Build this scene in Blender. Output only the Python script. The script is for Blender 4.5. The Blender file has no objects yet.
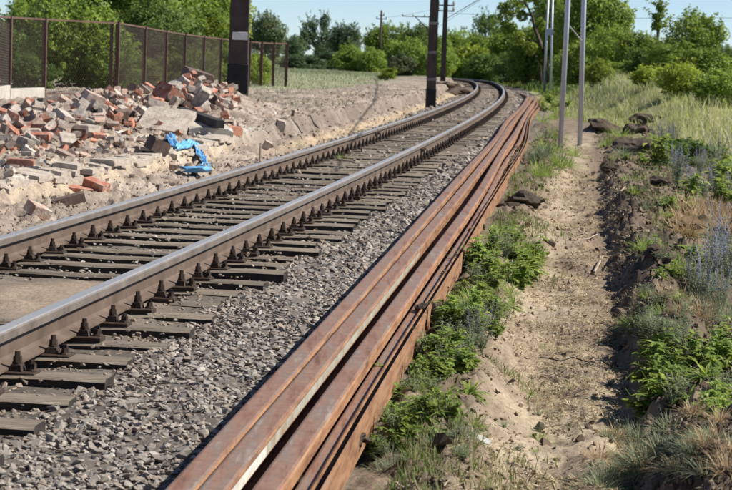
import bpy, bmesh, math, random
import numpy as np
from mathutils import Vector, Matrix
random.seed(7); RNG = np.random.default_rng(7)
sc = bpy.context.scene
col = sc.collection

# ------------------------------------------------------------------ camera
FPX, Y0, ROLL, CZ = 2100.0, 58.0, 0.036, 1.21      # focal length in photo pixels, horizon row, roll, height
PITCH = math.atan((245 - Y0) / FPX)
cam = bpy.data.cameras.new('camera'); camo = bpy.data.objects.new('camera', cam); col.objects.link(camo)
cam.sensor_width = 36.0; cam.lens = 36.0 * FPX / 732.0
cam.clip_start = 0.1; cam.clip_end = 6000
cam.dof.use_dof = True; cam.dof.focus_distance = 10.0; cam.dof.aperture_fstop = 14.0
fw = Vector((0, math.cos(PITCH), -math.sin(PITCH))); up0 = Vector((0, math.sin(PITCH), math.cos(PITCH))); rt0 = Vector((1, 0, 0))
c_, s_ = math.cos(ROLL), math.sin(ROLL)
rt = rt0 * c_ + up0 * s_; up = up0 * c_ - rt0 * s_
camo.matrix_world = Matrix(((rt.x, up.x, -fw.x, 0), (rt.y, up.y, -fw.y, 0), (rt.z, up.z, -fw.z, CZ), (0, 0, 0, 1)))
sc.camera = camo

# ------------------------------------------------------------------ sky and sun
SUN_AZ, SUN_EL = math.radians(84), math.radians(43)   # azimuth from +Y towards +X
w = bpy.data.worlds.new('World'); sc.world = w; w.use_nodes = True
nt = w.node_tree; bg = nt.nodes['Background']
sky = nt.nodes.new('ShaderNodeTexSky'); sky.sky_type = 'NISHITA'; sky.sun_disc = False
sky.sun_elevation = SUN_EL; sky.sun_rotation = SUN_AZ; sky.air_density = 0.55; sky.dust_density = 0.0; sky.ozone_density = 3.0
nt.links.new(sky.outputs[0], bg.inputs[0]); bg.inputs[1].default_value = 0.08
sun = bpy.data.lights.new('sun', 'SUN'); suno = bpy.data.objects.new('sun', sun); col.objects.link(suno)
sun.energy = 5.0; sun.angle = math.radians(0.53); sun.color = (1.0, 0.955, 0.88)
sd = Vector((math.cos(SUN_EL) * math.sin(SUN_AZ), math.cos(SUN_EL) * math.cos(SUN_AZ), math.sin(SUN_EL)))
suno.rotation_euler = sd.to_track_quat('Z', 'Y').to_euler()
sc.view_settings.view_transform = 'Standard'; sc.view_settings.look = 'None'
sc.view_settings.exposure = 0.60; sc.view_settings.gamma = 1.0; sc.view_settings.use_curve_mapping = False

# ------------------------------------------------------------------ measuring helpers: photo pixel -> place on the ground
def ray(px, py):
    u, v = px - 366.0, 245.0 - py
    return (rt * u + up * v + fw * FPX).normalized()
def at_depth(px, py, D):                              # point D metres ahead along Y
    r = ray(px, py); t = D / r.y
    return Vector((r.x * t, D, CZ + r.z * t))
def on_plane(px, py, z):
    r = ray(px, py); t = (z - CZ) / r.z
    return Vector((r.x * t, r.y * t, z))
def to_px(P):                                          # world array -> photo pixels
    P = np.asarray(P, float); q = P - np.array([0, 0, CZ])
    z = q @ np.array(fw); return 366 + FPX * (q @ np.array(rt)) / z, 245 - FPX * (q @ np.array(up)) / z

# ------------------------------------------------------------------ noise
def hash2(ix, iy, seed):
    h = (ix.astype(np.int64) * 374761393 + iy.astype(np.int64) * 668265263 + seed * 2147483647) & 0xffffffff
    h = ((h ^ (h >> 13)) * 1274126177) & 0xffffffff
    return ((h ^ (h >> 16)) & 0xffffff) / float(0xffffff)
def vnoise(x, y, seed=0):
    ix = np.floor(x); iy = np.floor(y); fx = x - ix; fy = y - iy
    fx = fx * fx * (3 - 2 * fx); fy = fy * fy * (3 - 2 * fy)
    a = hash2(ix, iy, seed); b = hash2(ix + 1, iy, seed); c = hash2(ix, iy + 1, seed); d = hash2(ix + 1, iy + 1, seed)
    return (a * (1 - fx) + b * fx) * (1 - fy) + (c * (1 - fx) + d * fx) * fy - 0.5
def fbm(x, y, seed=0, octv=4, lac=2.03, gain=0.5):
    s = 0; a = 1.0
    for o in range(octv):
        s = s + a * vnoise(x, y, seed + o * 17); x = x * lac + 3.1; y = y * lac + 1.7; a *= gain
    return s
def sstep(a, b, x):
    t = np.clip((x - a) / (b - a), 0, 1); return t * t * (3 - 2 * t)

# ------------------------------------------------------------------ layout lines (x as a function of y)
ry = np.array([7.63, 8.47, 9.53, 10.89, 12.91, 15.35, 18.84, 24.49, 27.41, 35.16, 44.61, 56.6, 74.35, 92.63, 108.2, 126.0, 11.45, 14.31, 19.16, 26.67, 43.0, 57.5, 74.8, 94.3, 113.6])
rx = np.array([-1.33, -1.23, -1.09, -.97, -.75, -.49, -.11, .47, .79, 1.62, 2.40, 3.38, 4.67, 5.74, 6.42, 6.81, -.93, -.62, -.10, .69, 2.28, 3.50, 4.67, 5.84, 6.63]) - 0.568
TP = np.polyfit(ry, rx, 4, w=1 / np.sqrt(ry))
def build_track():
    pts = [(float(np.polyval(TP, y)), y) for y in np.arange(0.0, 116, 0.25)]
    hd = math.atan2(pts[-1][0] - pts[-2][0], 0.25); x, y = pts[-1]
    R = 62.0
    for i in range(260):
        hd -= 0.25 / R; x += 0.25 * math.sin(hd); y += 0.25 * math.cos(hd); pts.append((x, y))
    # straight run-up on this side of the frame
    dx, dy = pts[0][0] - pts[4][0], pts[0][1] - pts[4][1]; l = math.hypot(dx, dy)
    pre = [(pts[0][0] + dx / l * k * 0.25, pts[0][1] + dy / l * k * 0.25) for k in range(16, 0, -1)]
    return np.array(pre + pts)
TR = build_track()
seg = np.diff(TR, axis=0); SL = np.concatenate([[0], np.cumsum(np.hypot(seg[:, 0], seg[:, 1]))])
TT = np.gradient(TR, axis=0); TT /= np.linalg.norm(TT, axis=1)[:, None]
def track_at(s):
    x = np.interp(s, SL, TR[:, 0]); y = np.interp(s, SL, TR[:, 1])
    tx = np.interp(s, SL, TT[:, 0]); ty = np.interp(s, SL, TT[:, 1]); n = np.hypot(tx, ty)
    return x, y, tx / n, ty / n
def track_d(X, Y):                                    # signed distance (right positive) from the centre line
    sh = X.shape; X = X.ravel(); Y = Y.ravel(); out = np.empty(len(X))
    K = TR[::4]; KT = TT[::4]
    for i in range(0, len(X), 20000):
        dx = X[i:i + 20000, None] - K[None, :, 0]; dy = Y[i:i + 20000, None] - K[None, :, 1]
        j = np.argmin(dx * dx + dy * dy, axis=1); k = np.arange(len(j))
        ddx = dx[k, j]; ddy = dy[k, j]
        dd = ddx * KT[j, 1] - ddy * KT[j, 0]
        far = np.abs(ddx * KT[j, 0] + ddy * KT[j, 1]) > 1.2
        out[i:i + 20000] = np.where(far, np.sign(dd) * np.hypot(ddx, ddy), dd)
    return out.reshape(sh)
SP = np.polyfit([4.0, 5.86, 6.42, 8.46, 21.1, 27.8, 45.3, 71.2, 84], [-.62, -.437, -.377, -.185, .875, 1.53, 3.06, 5.23, 6.22], 4, w=[.3, 3, 3, 2.5, 1, .7, .5, .4, .3])
def xstack(y): return np.polyval(SP, y)
pth = [on_plane(*p, -0.1) for p in ((556, 490), (560, 400), (566, 330), (570, 260), (574, 200), (583, 150))]
PP = np.polyfit([p.y for p in pth], [p.x for p in pth], 2)
def xpath(y): return np.polyval(PP, np.clip(y, -5, 34)) + np.clip(y - 34, 0, 999) * 0.085

CREST = [(-10, 120, 25, .30), (40, 112, 26, .34), (80, 104, 27.5, .34), (110, 98, 29, .36), (150, 95, 31, .40), (195, 84, 33.5, .46), (212, 96, 34, .2)]
CR = []
for (px_, py_, D_, a_) in CREST:
    p = at_depth(px_, py_, D_); CR.append((p.x, p.y, p.z))

def zones(X, Y, d=None):
    if d is None: d = track_d(X, Y)
    z = {}
    z['d'] = d
    xs = xstack(np.clip(Y, 0, 90)); z['e'] = X - xs                      # distance right of the rail pile's left edge
    z['p'] = X - xpath(Y)                                                # distance from the path's middle
    return z

def wiggle(X, Y): return 0.12 * vnoise(Y * 0.35, X * 0.1, 5) + 0.07 * vnoise(Y * 1.7, X * 0.2, 6)
def ground_z(X, Y, d=None, detail=True):
    X = np.asarray(X, float); Y = np.asarray(Y, float)
    Z = zones(X, Y, d); d = Z['d']; e = Z['e']; p = Z['p']
    n1 = fbm(X * 0.9, Y * 0.9, 3, 3)
    h = np.full(X.shape, -0.045)
    # left bank: foot near the sleeper ends, cut face, level ledge
    hb = 0.20 + 0.12 * sstep(22, 33, Y); dw = d + wiggle(X, Y)
    bank = np.where(d < 0, sstep(-1.12, -1.62, dw), 0); cut = np.where(d < 0, sstep(-1.60, -1.76, dw), 0)
    h = h + bank * 0.30 * hb + cut * 0.70 * hb
    h = h + np.where(d < -2, 0.06 * sstep(-2, -6, d), 0)
    h = h - np.where(d < -3, .12 * sstep(-3.2, -5.5, d) * sstep(22, 33, Y), 0)
    # rubble mound behind the ledge
    mound = np.zeros(X.shape)
    for (cx, cy, cz) in CR:
        g = np.exp(-(((X - cx) / 0.95) ** 2 + ((Y - cy) / 3.6) ** 2))
        mound = np.maximum(mound, g * max(cz - 0.25, 0.05))
    h = h + np.where(d < -1.8, mound * sstep(-1.8, -2.7, d), 0)
    # right: shoulder down to the pile, soil beyond it
    r = sstep(1.1, 2.0, d)
    h = h - 0.015 * r * (1 - sstep(40, 60, Y))
    h = h + .075 * sstep(.38, .46, e) * (1 - sstep(.55, .95, e)) * sstep(3, 6, Y) * (1 - sstep(50, 70, Y)) * (.8 + 1.5 * vnoise(Y * 2.2, X * 2.2, 14))
    berm = np.exp(-((e - 1.0) / 0.32) ** 2) * 0.10 * sstep(4, 9, Y) * (1 - sstep(26, 34, Y))
    h = h + berm * (0.7 + 1.6 * n1)
    inpath = np.exp(-(p / 0.34) ** 4)
    near = 1 - sstep(24, 32, Y)
    onr = sstep(0.55, 0.8, e)
    h = h - 0.075 * inpath * onr * near
    h = h - 0.05 * np.exp(-((p + 0.05) / 0.16) ** 2) * onr * near
    ridge = np.exp(-((p - 0.50 - 0.1 * vnoise(Y * 0.8, Y * 0, 9)) / 0.17) ** 2) * 0.10 * near
    h = h + ridge * (0.9 + 1.4 * n1) * onr
    h = h - 0.05 * np.exp(-((p - 0.27) / 0.09) ** 2) * near * onr
    # spoil heaps right of the path
    for (a, b, sx, sy, hh) in SPOIL:
        h = h + hh * np.exp(-(((X - a) / sx) ** 2 + ((Y - b) / sy) ** 2)) * (0.8 + 1.0 * n1)
    # grass bank on the far right
    foot = np.maximum(5.1, xstack(np.clip(Y, 0, 90)) + 0.9)
    bh = (0.42 + 0.45 * sstep(38, 60, Y) - 0.45 * sstep(65, 95, Y)) * sstep(16, 34, Y)
    h = h + bh * sstep(0, 2.0, X - foot)
    h = h + 0.10 * sstep(3.0, 6.0, p) * sstep(0, 10, Y)
    if detail:
        rough = np.full(X.shape, 0.016)
        dark = dark_mask(X, Y, Z, n1)
        rough = rough + 0.045 * dark
        lb = np.where(d < -1.1, 1.0, 0.0) * (1 - sstep(60, 90, Y))
        rough = rough + 0.026 * lb
        bal = (np.abs(d) < 1.5)
        rough = np.where(bal & (d > -1.1), 0.008, rough)
        f = fbm(X * 7, Y * 7, 21, 5, gain=0.72)
        h = h + rough * f * 1.6 + 0.02 * n1
        # tyre tread marks across the path
        h = h + 0.006 * inpath * onr * np.sin(Y * 62 + 3 * p * p * 10) * sstep(-.35, -.2, p) * (1 - sstep(.0, .2, p)) * sstep(9, 11, Y) * (1 - sstep(17, 20, Y))
    return h
SPOIL = []
for (px_, py_, sx, sy, hh) in ((640, 150, .5, .7, .12), (650, 205, .38, .6, .12), (600, 130, .5, 1.0, .12), (700, 245, .35, .5, .10), (690, 135, .5, .9, .15), (655, 118, .7, 1.2, .12), (690, 330, .25, .35, .06)):
    q = on_plane(px_, py_, 0.0); SPOIL.append((q.x, q.y, sx, sy, hh))
def dark_mask(X, Y, Z, n1):
    p = Z['p']; e = Z['e']
    near = 1 - sstep(40, 48, Y)
    m = np.exp(-((p - 0.52) / 0.30) ** 2) * 1.15
    m = np.maximum(m, np.exp(-((p + 0.62) / 0.30) ** 2) * (0.95 + n1)); m = np.maximum(m, (1 - sstep(6.8, 7.8, Y)) * (1 - sstep(.75, 1.0, e + .4 * n1)) * .95)
    m = np.maximum(m, sstep(0.8, 1.2, p) * sstep(-.25, .25, n1 + 0.1) * 0.8)
    m = np.maximum(m, sstep(.5, .56, e) * (1 - sstep(.62, .8, e)) * .7)
    return np.clip(m * near * sstep(0.48, .55, e), 0, 1) * (1 - np.exp(-(p / 0.30) ** 6) * .8)

# ------------------------------------------------------------------ mesh helpers
def new_obj(name, me, mat=None, parent=None):
    o = bpy.data.objects.new(name, me); col.objects.link(o)
    if mat is not None and me is not None:
        for m in (mat if isinstance(mat, (list, tuple)) else [mat]): me.materials.append(m)
    if parent is not None: o.parent = parent
    return o
def np_mesh(name, V, Fc, C=None, smooth=False, mi=None):
    V = np.asarray(V, np.float32); Fc = np.asarray(Fc, np.int32); me = bpy.data.meshes.new(name)
    nf, k = Fc.shape
    me.vertices.add(len(V)); me.vertices.foreach_set('co', V.ravel())
    me.loops.add(nf * k); me.loops.foreach_set('vertex_index', Fc.ravel())
    me.polygons.add(nf); me.polygons.foreach_set('loop_start', np.arange(0, nf * k, k, dtype=np.int32)); me.polygons.foreach_set('loop_total', np.full(nf, k, np.int32))
    if mi is not None: me.polygons.foreach_set('material_index', np.asarray(mi, np.int32))
    me.polygons.foreach_set('use_smooth', np.full(nf, smooth, bool))
    me.update(calc_edges=True)
    if C is not None:
        at = me.color_attributes.new('Col', 'FLOAT_COLOR', 'POINT')
        C = np.asarray(C, np.float32)
        if C.shape[1] == 3: C = np.hstack([C, np.ones((len(C), 1), np.float32)])
        at.data.foreach_set('color', C.ravel())
    return me
class MB:
    def __init__(s): s.V = []; s.F = []; s.M = []
    def add(s, vs, fs, m=0):
        b = len(s.V); s.V += [tuple(v) for v in vs]; s.F += [tuple(b + i for i in f) for f in fs]; s.M += [m] * len(fs)
    def box(s, c, size, m=0, rot=None, taper=0.0, bev=0.0):
        x, y, z = (k / 2 for k in size); t = 1 - taper
        if bev > 0:
            b = bev; vs = []; 
            for (zz, k) in ((-z, 1), (z - b, t), (z, t)):
                ins = b if zz == z else 0
                vs += [Vector((sx * (x * k - ins), sy * (y * k - ins), zz)) for sx, sy in ((-1, -1), (1, -1), (1, 1), (-1, 1))]
            fs = [(3, 2, 1, 0)]
            for r in (0, 4): fs += [(r + i, r + (i + 1) % 4, r + 4 + (i + 1) % 4, r + 4 + i) for i in range(4)]
            fs += [(8, 9, 10, 11)]
        else:
            vs = [Vector((sx * x * (1 if zz < 0 else t), sy * y * (1 if zz < 0 else t), zz)) for zz in (-z, z) for sx, sy in ((-1, -1), (1, -1), (1, 1), (-1, 1))]
            fs = [(3, 2, 1, 0), (4, 5, 6, 7)] + [(i, (i + 1) % 4, 4 + (i + 1) % 4, 4 + i) for i in range(4)]
        if rot is not None: vs = [rot @ v for v in vs]
        s.add([v + Vector(c) for v in vs], fs, m)
    def tube(s, pts, rads, n=6, m=0, cap=True):
        pts = [Vector(p) for p in pts]; b = len(s.V)
        for i, p in enumerate(pts):
            t = (pts[min(i + 1, len(pts) - 1)] - pts[max(i - 1, 0)]).normalized()
            a = t.orthogonal().normalized() if abs(t.z) < 0.99 else Vector((1, 0, 0)); a = (a - t * a.dot(t)).normalized()
            if abs(t.z) < 0.95: a = Vector((0, 0, 1)).cross(t).normalized()
            q = t.cross(a)
            r = rads[i] if isinstance(rads, (list, tuple)) else rads
            for k in range(n):
                an = 2 * math.pi * (k + .5) / n; s.V.append(tuple(p + a * (r * math.cos(an)) + q * (r * math.sin(an))))
        for i in range(len(pts) - 1):
            for k in range(n):
                s.F.append((b + i * n + k, b + i * n + (k + 1) % n, b + (i + 1) * n + (k + 1) % n, b + (i + 1) * n + k)); s.M.append(m)
        if cap:
            s.F.append(tuple(b + k for k in range(n))[::-1]); s.M.append(m)
            e = b + (len(pts) - 1) * n; s.F.append(tuple(e + k for k in range(n))); s.M.append(m)
    def mesh(s, name, smooth=False):
        me = bpy.data.meshes.new(name); me.from_pydata(s.V, [], s.F); 
        for p, m in zip(me.polygons, s.M): p.material_index = m; p.use_smooth = smooth
        me.update(); return me
    def obj(s, name, mat, parent=None, smooth=False): return new_obj(name, s.mesh(name, smooth), mat, parent)
def tag(o, label=None, cat=None, group=None, kind=None):
    if label: o['label'] = label
    if cat: o['category'] = cat
    if group: o['group'] = group
    if kind: o['kind'] = kind
    return o
def empty(name, loc=(0, 0, 0), rz=0):
    o = bpy.data.objects.new(name, None); col.objects.link(o); o.location = loc; o.rotation_euler = (0, 0, rz); o.empty_display_size = .1; return o
ORD = ['first', 'second', 'third', 'fourth', 'fifth', 'sixth', 'seventh', 'eighth', 'ninth', 'tenth', 'eleventh', 'twelfth', 'thirteenth', 'fourteenth', 'fifteenth', 'sixteenth', 'seventeenth', 'eighteenth', 'nineteenth', 'twentieth']
def ordn(i):
    if i < 20: return ORD[i]
    n = i + 1; t = {1: 'st', 2: 'nd', 3: 'rd'}.get(n % 10 if n % 100 not in (11, 12, 13) else 0, 'th'); return f'{n}{t}'

# ------------------------------------------------------------------ materials
def mat_base(name):
    m = bpy.data.materials.new(name); m.use_nodes = True; n = m.node_tree; return m, n, n.nodes['Principled BSDF']
def noise_node(n, scale, detail=6, rough=.6, coord='Object', vec=None):
    t = n.nodes.new('ShaderNodeTexNoise'); t.inputs['Scale'].default_value = scale; t.inputs['Detail'].default_value = detail; t.inputs['Roughness'].default_value = rough
    if vec is None:
        tc = n.nodes.new('ShaderNodeTexCoord'); n.links.new(tc.outputs[coord], t.inputs['Vector'])
    else: n.links.new(vec, t.inputs['Vector'])
    return t
def ramp(n, src, stops):
    r = n.nodes.new('ShaderNodeValToRGB'); n.links.new(src, r.inputs[0])
    while len(r.color_ramp.elements) < len(stops): r.color_ramp.elements.new(0.5)
    for e, (p, c) in zip(r.color_ramp.elements, stops): e.position = p; e.color = (*c, 1)
    return r
def mixc(n, a, b, fac, mode='MIX'):
    m = n.nodes.new('ShaderNodeMix'); m.data_type = 'RGBA'; m.blend_type = mode
    for s, v in ((m.inputs[6], a), (m.inputs[7], b)):
        if isinstance(v, tuple): s.default_value = (*v, 1)
        else: n.links.new(v, s)
    if isinstance(fac, (int, float)): m.inputs[0].default_value = fac
    else: n.links.new(fac, m.inputs[0])
    return m.outputs[2]
def bump(n, b, src, strength=.4, dist=.01):
    k = n.nodes.new('ShaderNodeBump'); k.inputs['Strength'].default_value = strength; k.inputs['Distance'].default_value = dist
    n.links.new(src, k.inputs['Height']); n.links.new(k.outputs[0], b.inputs['Normal'])
def simple(name, stops, scale=8, rough=.85, metal=0.0, bmp=.3, bdist=.01, coord='Object', rand=0.0, stretch=None, spec=.3):
    m, n, b = mat_base(name)
    vec = None
    if stretch:
        tc = n.nodes.new('ShaderNodeTexCoord'); mp = n.nodes.new('ShaderNodeMapping'); mp.inputs['Scale'].default_value = stretch
        n.links.new(tc.outputs[coord], mp.inputs[0]); vec = mp.outputs[0]
    t = noise_node(n, scale, 7, .65, coord, vec); r = ramp(n, t.outputs[0], stops); c = r.outputs[0]
    if rand > 0:
        oi = n.nodes.new('ShaderNodeObjectInfo'); hs = n.nodes.new('ShaderNodeHueSaturation'); mr = n.nodes.new('ShaderNodeMapRange')
        n.links.new(oi.outputs['Random'], mr.inputs[0]); mr.inputs[3].default_value = 1 - rand; mr.inputs[4].default_value = 1 + rand
        n.links.new(mr.outputs[0], hs.inputs['Value']); n.links.new(c, hs.inputs['Color']); c = hs.outputs[0]
    n.links.new(c, b.inputs['Base Color']); b.inputs['Roughness'].default_value = rough; b.inputs['Metallic'].default_value = metal
    b.inputs['Specular IOR Level'].default_value = spec
    if bmp: bump(n, b, noise_node(n, scale * 3, 6, .7, coord, vec).outputs[0], bmp, bdist)
    return m
def attr_mat(name, rough=.9, nscale=30, namt=(.75, 1.25), bmp=.4, bdist=.01, spec=.2, nscale2=None):
    m, n, b = mat_base(name); a = n.nodes.new('ShaderNodeAttribute'); a.attribute_name = 'Col'
    t = noise_node(n, nscale, 8, .7); r = ramp(n, t.outputs[0], [(.3, (namt[0],) * 3), (.7, (namt[1],) * 3)])
    c = mixc(n, a.outputs['Color'], r.outputs[0], 1.0, 'MULTIPLY'); n.links.new(c, b.inputs['Base Color'])
    b.inputs['Roughness'].default_value = rough; b.inputs['Specular IOR Level'].default_value = spec
    if bmp: bump(n, b, t.outputs[0], bmp, bdist)
    return m
def leaf_mat(name, c0, c1, trans=.35, rand=.18, rough=.55):
    m, n, b = mat_base(name); a = n.nodes.new('ShaderNodeAttribute'); a.attribute_name = 'Col'
    sep = n.nodes.new('ShaderNodeSeparateColor'); n.links.new(a.outputs['Color'], sep.inputs[0])
    c = mixc(n, c0, c1, sep.outputs[0])
    oi = n.nodes.new('ShaderNodeObjectInfo'); hs = n.nodes.new('ShaderNodeHueSaturation'); mr = n.nodes.new('ShaderNodeMapRange')
    n.links.new(oi.outputs['Random'], mr.inputs[0]); mr.inputs[3].default_value = 1 - rand; mr.inputs[4].default_value = 1 + rand
    n.links.new(mr.outputs[0], hs.inputs['Value']); n.links.new(c, hs.inputs['Color']); c = hs.outputs[0]
    n.links.new(c, b.inputs['Base Color']); b.inputs['Roughness'].default_value = rough; b.inputs['Specular IOR Level'].default_value = .35
    tr = n.nodes.new('ShaderNodeBsdfTranslucent'); hs2 = n.nodes.new('ShaderNodeHueSaturation'); hs2.inputs['Hue'].default_value = .485; hs2.inputs['Value'].default_value = 1.5
    n.links.new(c, hs2.inputs['Color']); n.links.new(hs2.outputs[0], tr.inputs[0])
    mx = n.nodes.new('ShaderNodeMixShader'); mx.inputs[0].default_value = trans; n.links.new(b.outputs[0], mx.inputs[1]); n.links.new(tr.outputs[0], mx.inputs[2])
    n.links.new(mx.outputs[0], n.nodes['Material Output'].inputs[0]); return m

M = {}
M['ground'] = attr_mat('soil', nscale=38, namt=(.62, 1.32), bmp=.6, bdist=.02)
M['stone'] = attr_mat('crushed_stone', nscale=40, namt=(.78, 1.2), bmp=.35, bdist=.006)
M['rubble'] = attr_mat('rubble_dust', nscale=22, namt=(.7, 1.25), bmp=.4, bdist=.01)
M['grass'] = attr_mat('grass_blade', nscale=3, namt=(.85, 1.15), bmp=0, rough=.7)
_n = M['grass'].node_tree; _b = _n.nodes['Principled BSDF']; _t = _n.nodes.new('ShaderNodeBsdfTranslucent'); _n.links.new(_b.inputs['Base Color'].links[0].from_socket, _t.inputs[0]); _m = _n.nodes.new('ShaderNodeMixShader'); _m.inputs[0].default_value = .4
_n.links.new(_b.outputs[0], _m.inputs[1]); _n.links.new(_t.outputs[0], _m.inputs[2]); _n.links.new(_m.outputs[0], _n.nodes['Material Output'].inputs[0])
M['sleeper_top'] = simple('weathered_sleeper_top', [(.3, (.075, .055, .04)), (.43, (.215, .172, .13)), (.65, (.37, .31, .24))], 3.5, .95, bmp=.9, bdist=.015, stretch=(1.2, 18, 8), rand=.18)
M['sleeper'] = simple('tarred_sleeper_side', [(.3, (.018, .015, .013)), (.7, (.055, .045, .036))], 6, .8, bmp=.5, stretch=(2, 14, 8))
M['rail_web'] = simple('rail_web_rust', [(.25, (.07, .048, .034)), (.55, (.125, .088, .064)), (.8, (.18, .138, .105))], 5, .8, bmp=.15, bdist=.003)
m, n, b = mat_base('rail_running_surface'); b.inputs['Metallic'].default_value = .6; b.inputs['Base Color'].default_value = (.50, .475, .44, 1); b.inputs['Roughness'].default_value = .32
t = noise_node(n, 2.5, 5, .6); r = ramp(n, t.outputs[0], [(.3, (.36,) * 3), (.7, (.52,) * 3)]); n.links.new(r.outputs[0], b.inputs['Roughness']); M['rail_top'] = m
M['rail_head'] = simple('rail_head_side', [(.3, (.13, .105, .085)), (.7, (.24, .20, .165))], 6, .55, metal=.25, bmp=.1, bdist=.002)
M['iron'] = simple('dark_fastening_iron', [(.3, (.020, .015, .012)), (.7, (.085, .055, .038))], 30, .75, metal=.2, bmp=.4, bdist=.004)
M['rust'] = simple('orange_rust', [(.3, (.10, .047, .027)), (.43, (.22, .108, .055)), (.56, (.32, .17, .085)), (.72, (.28, .20, .14))], 2.2, .85, bmp=.35, bdist=.004, rand=.12, stretch=(10, 1, 10), spec=.3)
def rust_top():
    m, n, b = mat_base('rust_scuffed_top')
    tc = n.nodes.new('ShaderNodeTexCoord'); mp = n.nodes.new('ShaderNodeMapping'); mp.inputs['Scale'].default_value = (9, .8, 6); n.links.new(tc.outputs['Object'], mp.inputs[0])
    t = noise_node(n, 1.6, 9, .72, vec=mp.outputs[0]); r = ramp(n, t.outputs[0], [(.30, (.095, .045, .027)), (.41, (.20, .10, .06)), (.50, (.25, .145, .095)), (.58, (.20, .14, .107)), (.70, (.32, .255, .205))])
    t2 = noise_node(n, 26, 6, .7); r2 = ramp(n, t2.outputs[0], [(.35, (.82, .79, .77)), (.65, (1.1, 1.1, 1.1))])
    c = mixc(n, r.outputs[0], r2.outputs[0], 1.0, 'MULTIPLY')
    n.links.new(c, b.inputs['Base Color']); b.inputs['Roughness'].default_value = .62; bump(n, b, t2.outputs[0], .2, .003); return m
M['rust_top'] = rust_top()
M['old_paint'] = simple('worn_grey_green_paint', [(.35, (.30, .20, .13)), (.5, (.33, .31, .25)), (.8, (.45, .44, .36))], 9, .7, bmp=.15, bdist=.002)
M['white_paint'] = simple('old_white_paint', [(.3, (.40, .35, .28)), (.6, (.68, .65, .58))], 14, .7)
M['post'] = simple('rusty_fence_steel', [(.3, (.075, .042, .032)), (.7, (.16, .095, .07))], 10, .8, bmp=.2)
M['wire'] = simple('dull_wire', [(.3, (.03, .021, .016)), (.7, (.065, .044, .032))], 10, .7, bmp=0)
M['concrete'] = simple('old_concrete', [(.3, (.34, .31, .27)), (.7, (.50, .46, .40))], 5, .9, bmp=.5)
M['slab'] = simple('dusty_slab', [(.33, (.27, .215, .165)), (.45, (.44, .37, .30)), (.68, (.60, .52, .43))], 7, .95, bmp=.9, bdist=.03)
M['pole_dark'] = simple('dark_pole_steel', [(.3, (.035, .025, .021)), (.7, (.085, .06, .05))], 3, .7, bmp=.2)
M['pole_black'] = simple('tarred_pole_foot', [(.3, (.010, .009, .009)), (.7, (.03, .028, .026))], 4, .7, bmp=.3)
M['pole_brown'] = simple('brown_pole_timber', [(.3, (.045, .033, .028)), (.7, (.11, .085, .07))], 6, .85, bmp=.3, stretch=(4, 4, .5))
M['band'] = simple('dull_band', [(.3, (.16, .14, .13)), (.7, (.28, .25, .23))], 6, .8)
M['galv'] = simple('galvanised_tube', [(.3, (.40, .43, .50)), (.7, (.54, .57, .63))], 4, .45, metal=.35, bmp=.05)
M['char'] = simple('charred_timber', [(.3, (.018, .017, .016)), (.7, (.06, .055, .05))], 8, .85, bmp=.6)
M['plastic'] = simple('blue_plastic', [(.3, (.06, .28, .60)), (.7, (.26, .56, .84))], 12, .4, bmp=.4, bdist=.01, spec=.5)
M['paper'] = simple('pale_litter', [(.3, (.55, .53, .48)), (.7, (.75, .74, .70))], 20, .7)
M['brick'] = simple('broken_brick', [(.32, (.26, .075, .045)), (.46, (.42, .16, .10)), (.58, (.45, .27, .20)), (.7, (.56, .48, .40))], 17, .95, bmp=.8, bdist=.02, coord='Object', rand=.3)
M['brick_dusty'] = simple('mortar_covered_brick', [(.34, (.34, .18, .13)), (.48, (.42, .31, .25)), (.66, (.58, .51, .44))], 15, .95, bmp=.8, bdist=.02, rand=.2)
M['chunk'] = simple('concrete_rubble', [(.34, (.27, .22, .18)), (.5, (.43, .37, .31)), (.68, (.60, .53, .45))], 15, .95, bmp=.9, bdist=.02, rand=.22)
M['darkchunk'] = simple('sooty_rubble', [(.3, (.07, .05, .045)), (.7, (.20, .14, .11))], 7, .95, bmp=.6, rand=.22)
M['wood'] = simple('weathered_stick', [(.3, (.26, .20, .14)), (.7, (.44, .36, .27))], 10, .9, bmp=.3)
M['bark'] = simple('bark', [(.3, (.035, .028, .022)), (.7, (.10, .08, .062))], 6, .95, bmp=.5)
M['leaf_mid'] = leaf_mat('leaf_mid_green', (.095, .165, .025), (.27, .37, .06), trans=.48)
M['leaf_dark'] = leaf_mat('leaf_dark_green', (.055, .105, .022), (.16, .24, .048), trans=.42)
M['leaf_bright'] = leaf_mat('leaf_yellow_green', (.14, .22, .025), (.34, .42, .06), trans=.5)
M['leaf_pale'] = leaf_mat('leaf_grey_green', (.09, .13, .055), (.19, .24, .10), trans=.38)
M['leaf_blue'] = leaf_mat('leaf_far_green', (.05, .092, .04), (.12, .18, .075), trans=.36)
M['weed'] = leaf_mat('weed_leaf', (.095, .155, .032), (.29, .385, .082), trans=.44)
M['weed_grey'] = leaf_mat('silvery_weed_leaf', (.13, .17, .09), (.30, .34, .20), trans=.3)
M['dry'] = leaf_mat('dry_straw', (.26, .17, .08), (.50, .39, .22), trans=.25)
M['flower'] = leaf_mat('blue_grey_flower', (.17, .18, .24), (.33, .34, .42), trans=.3)

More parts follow.
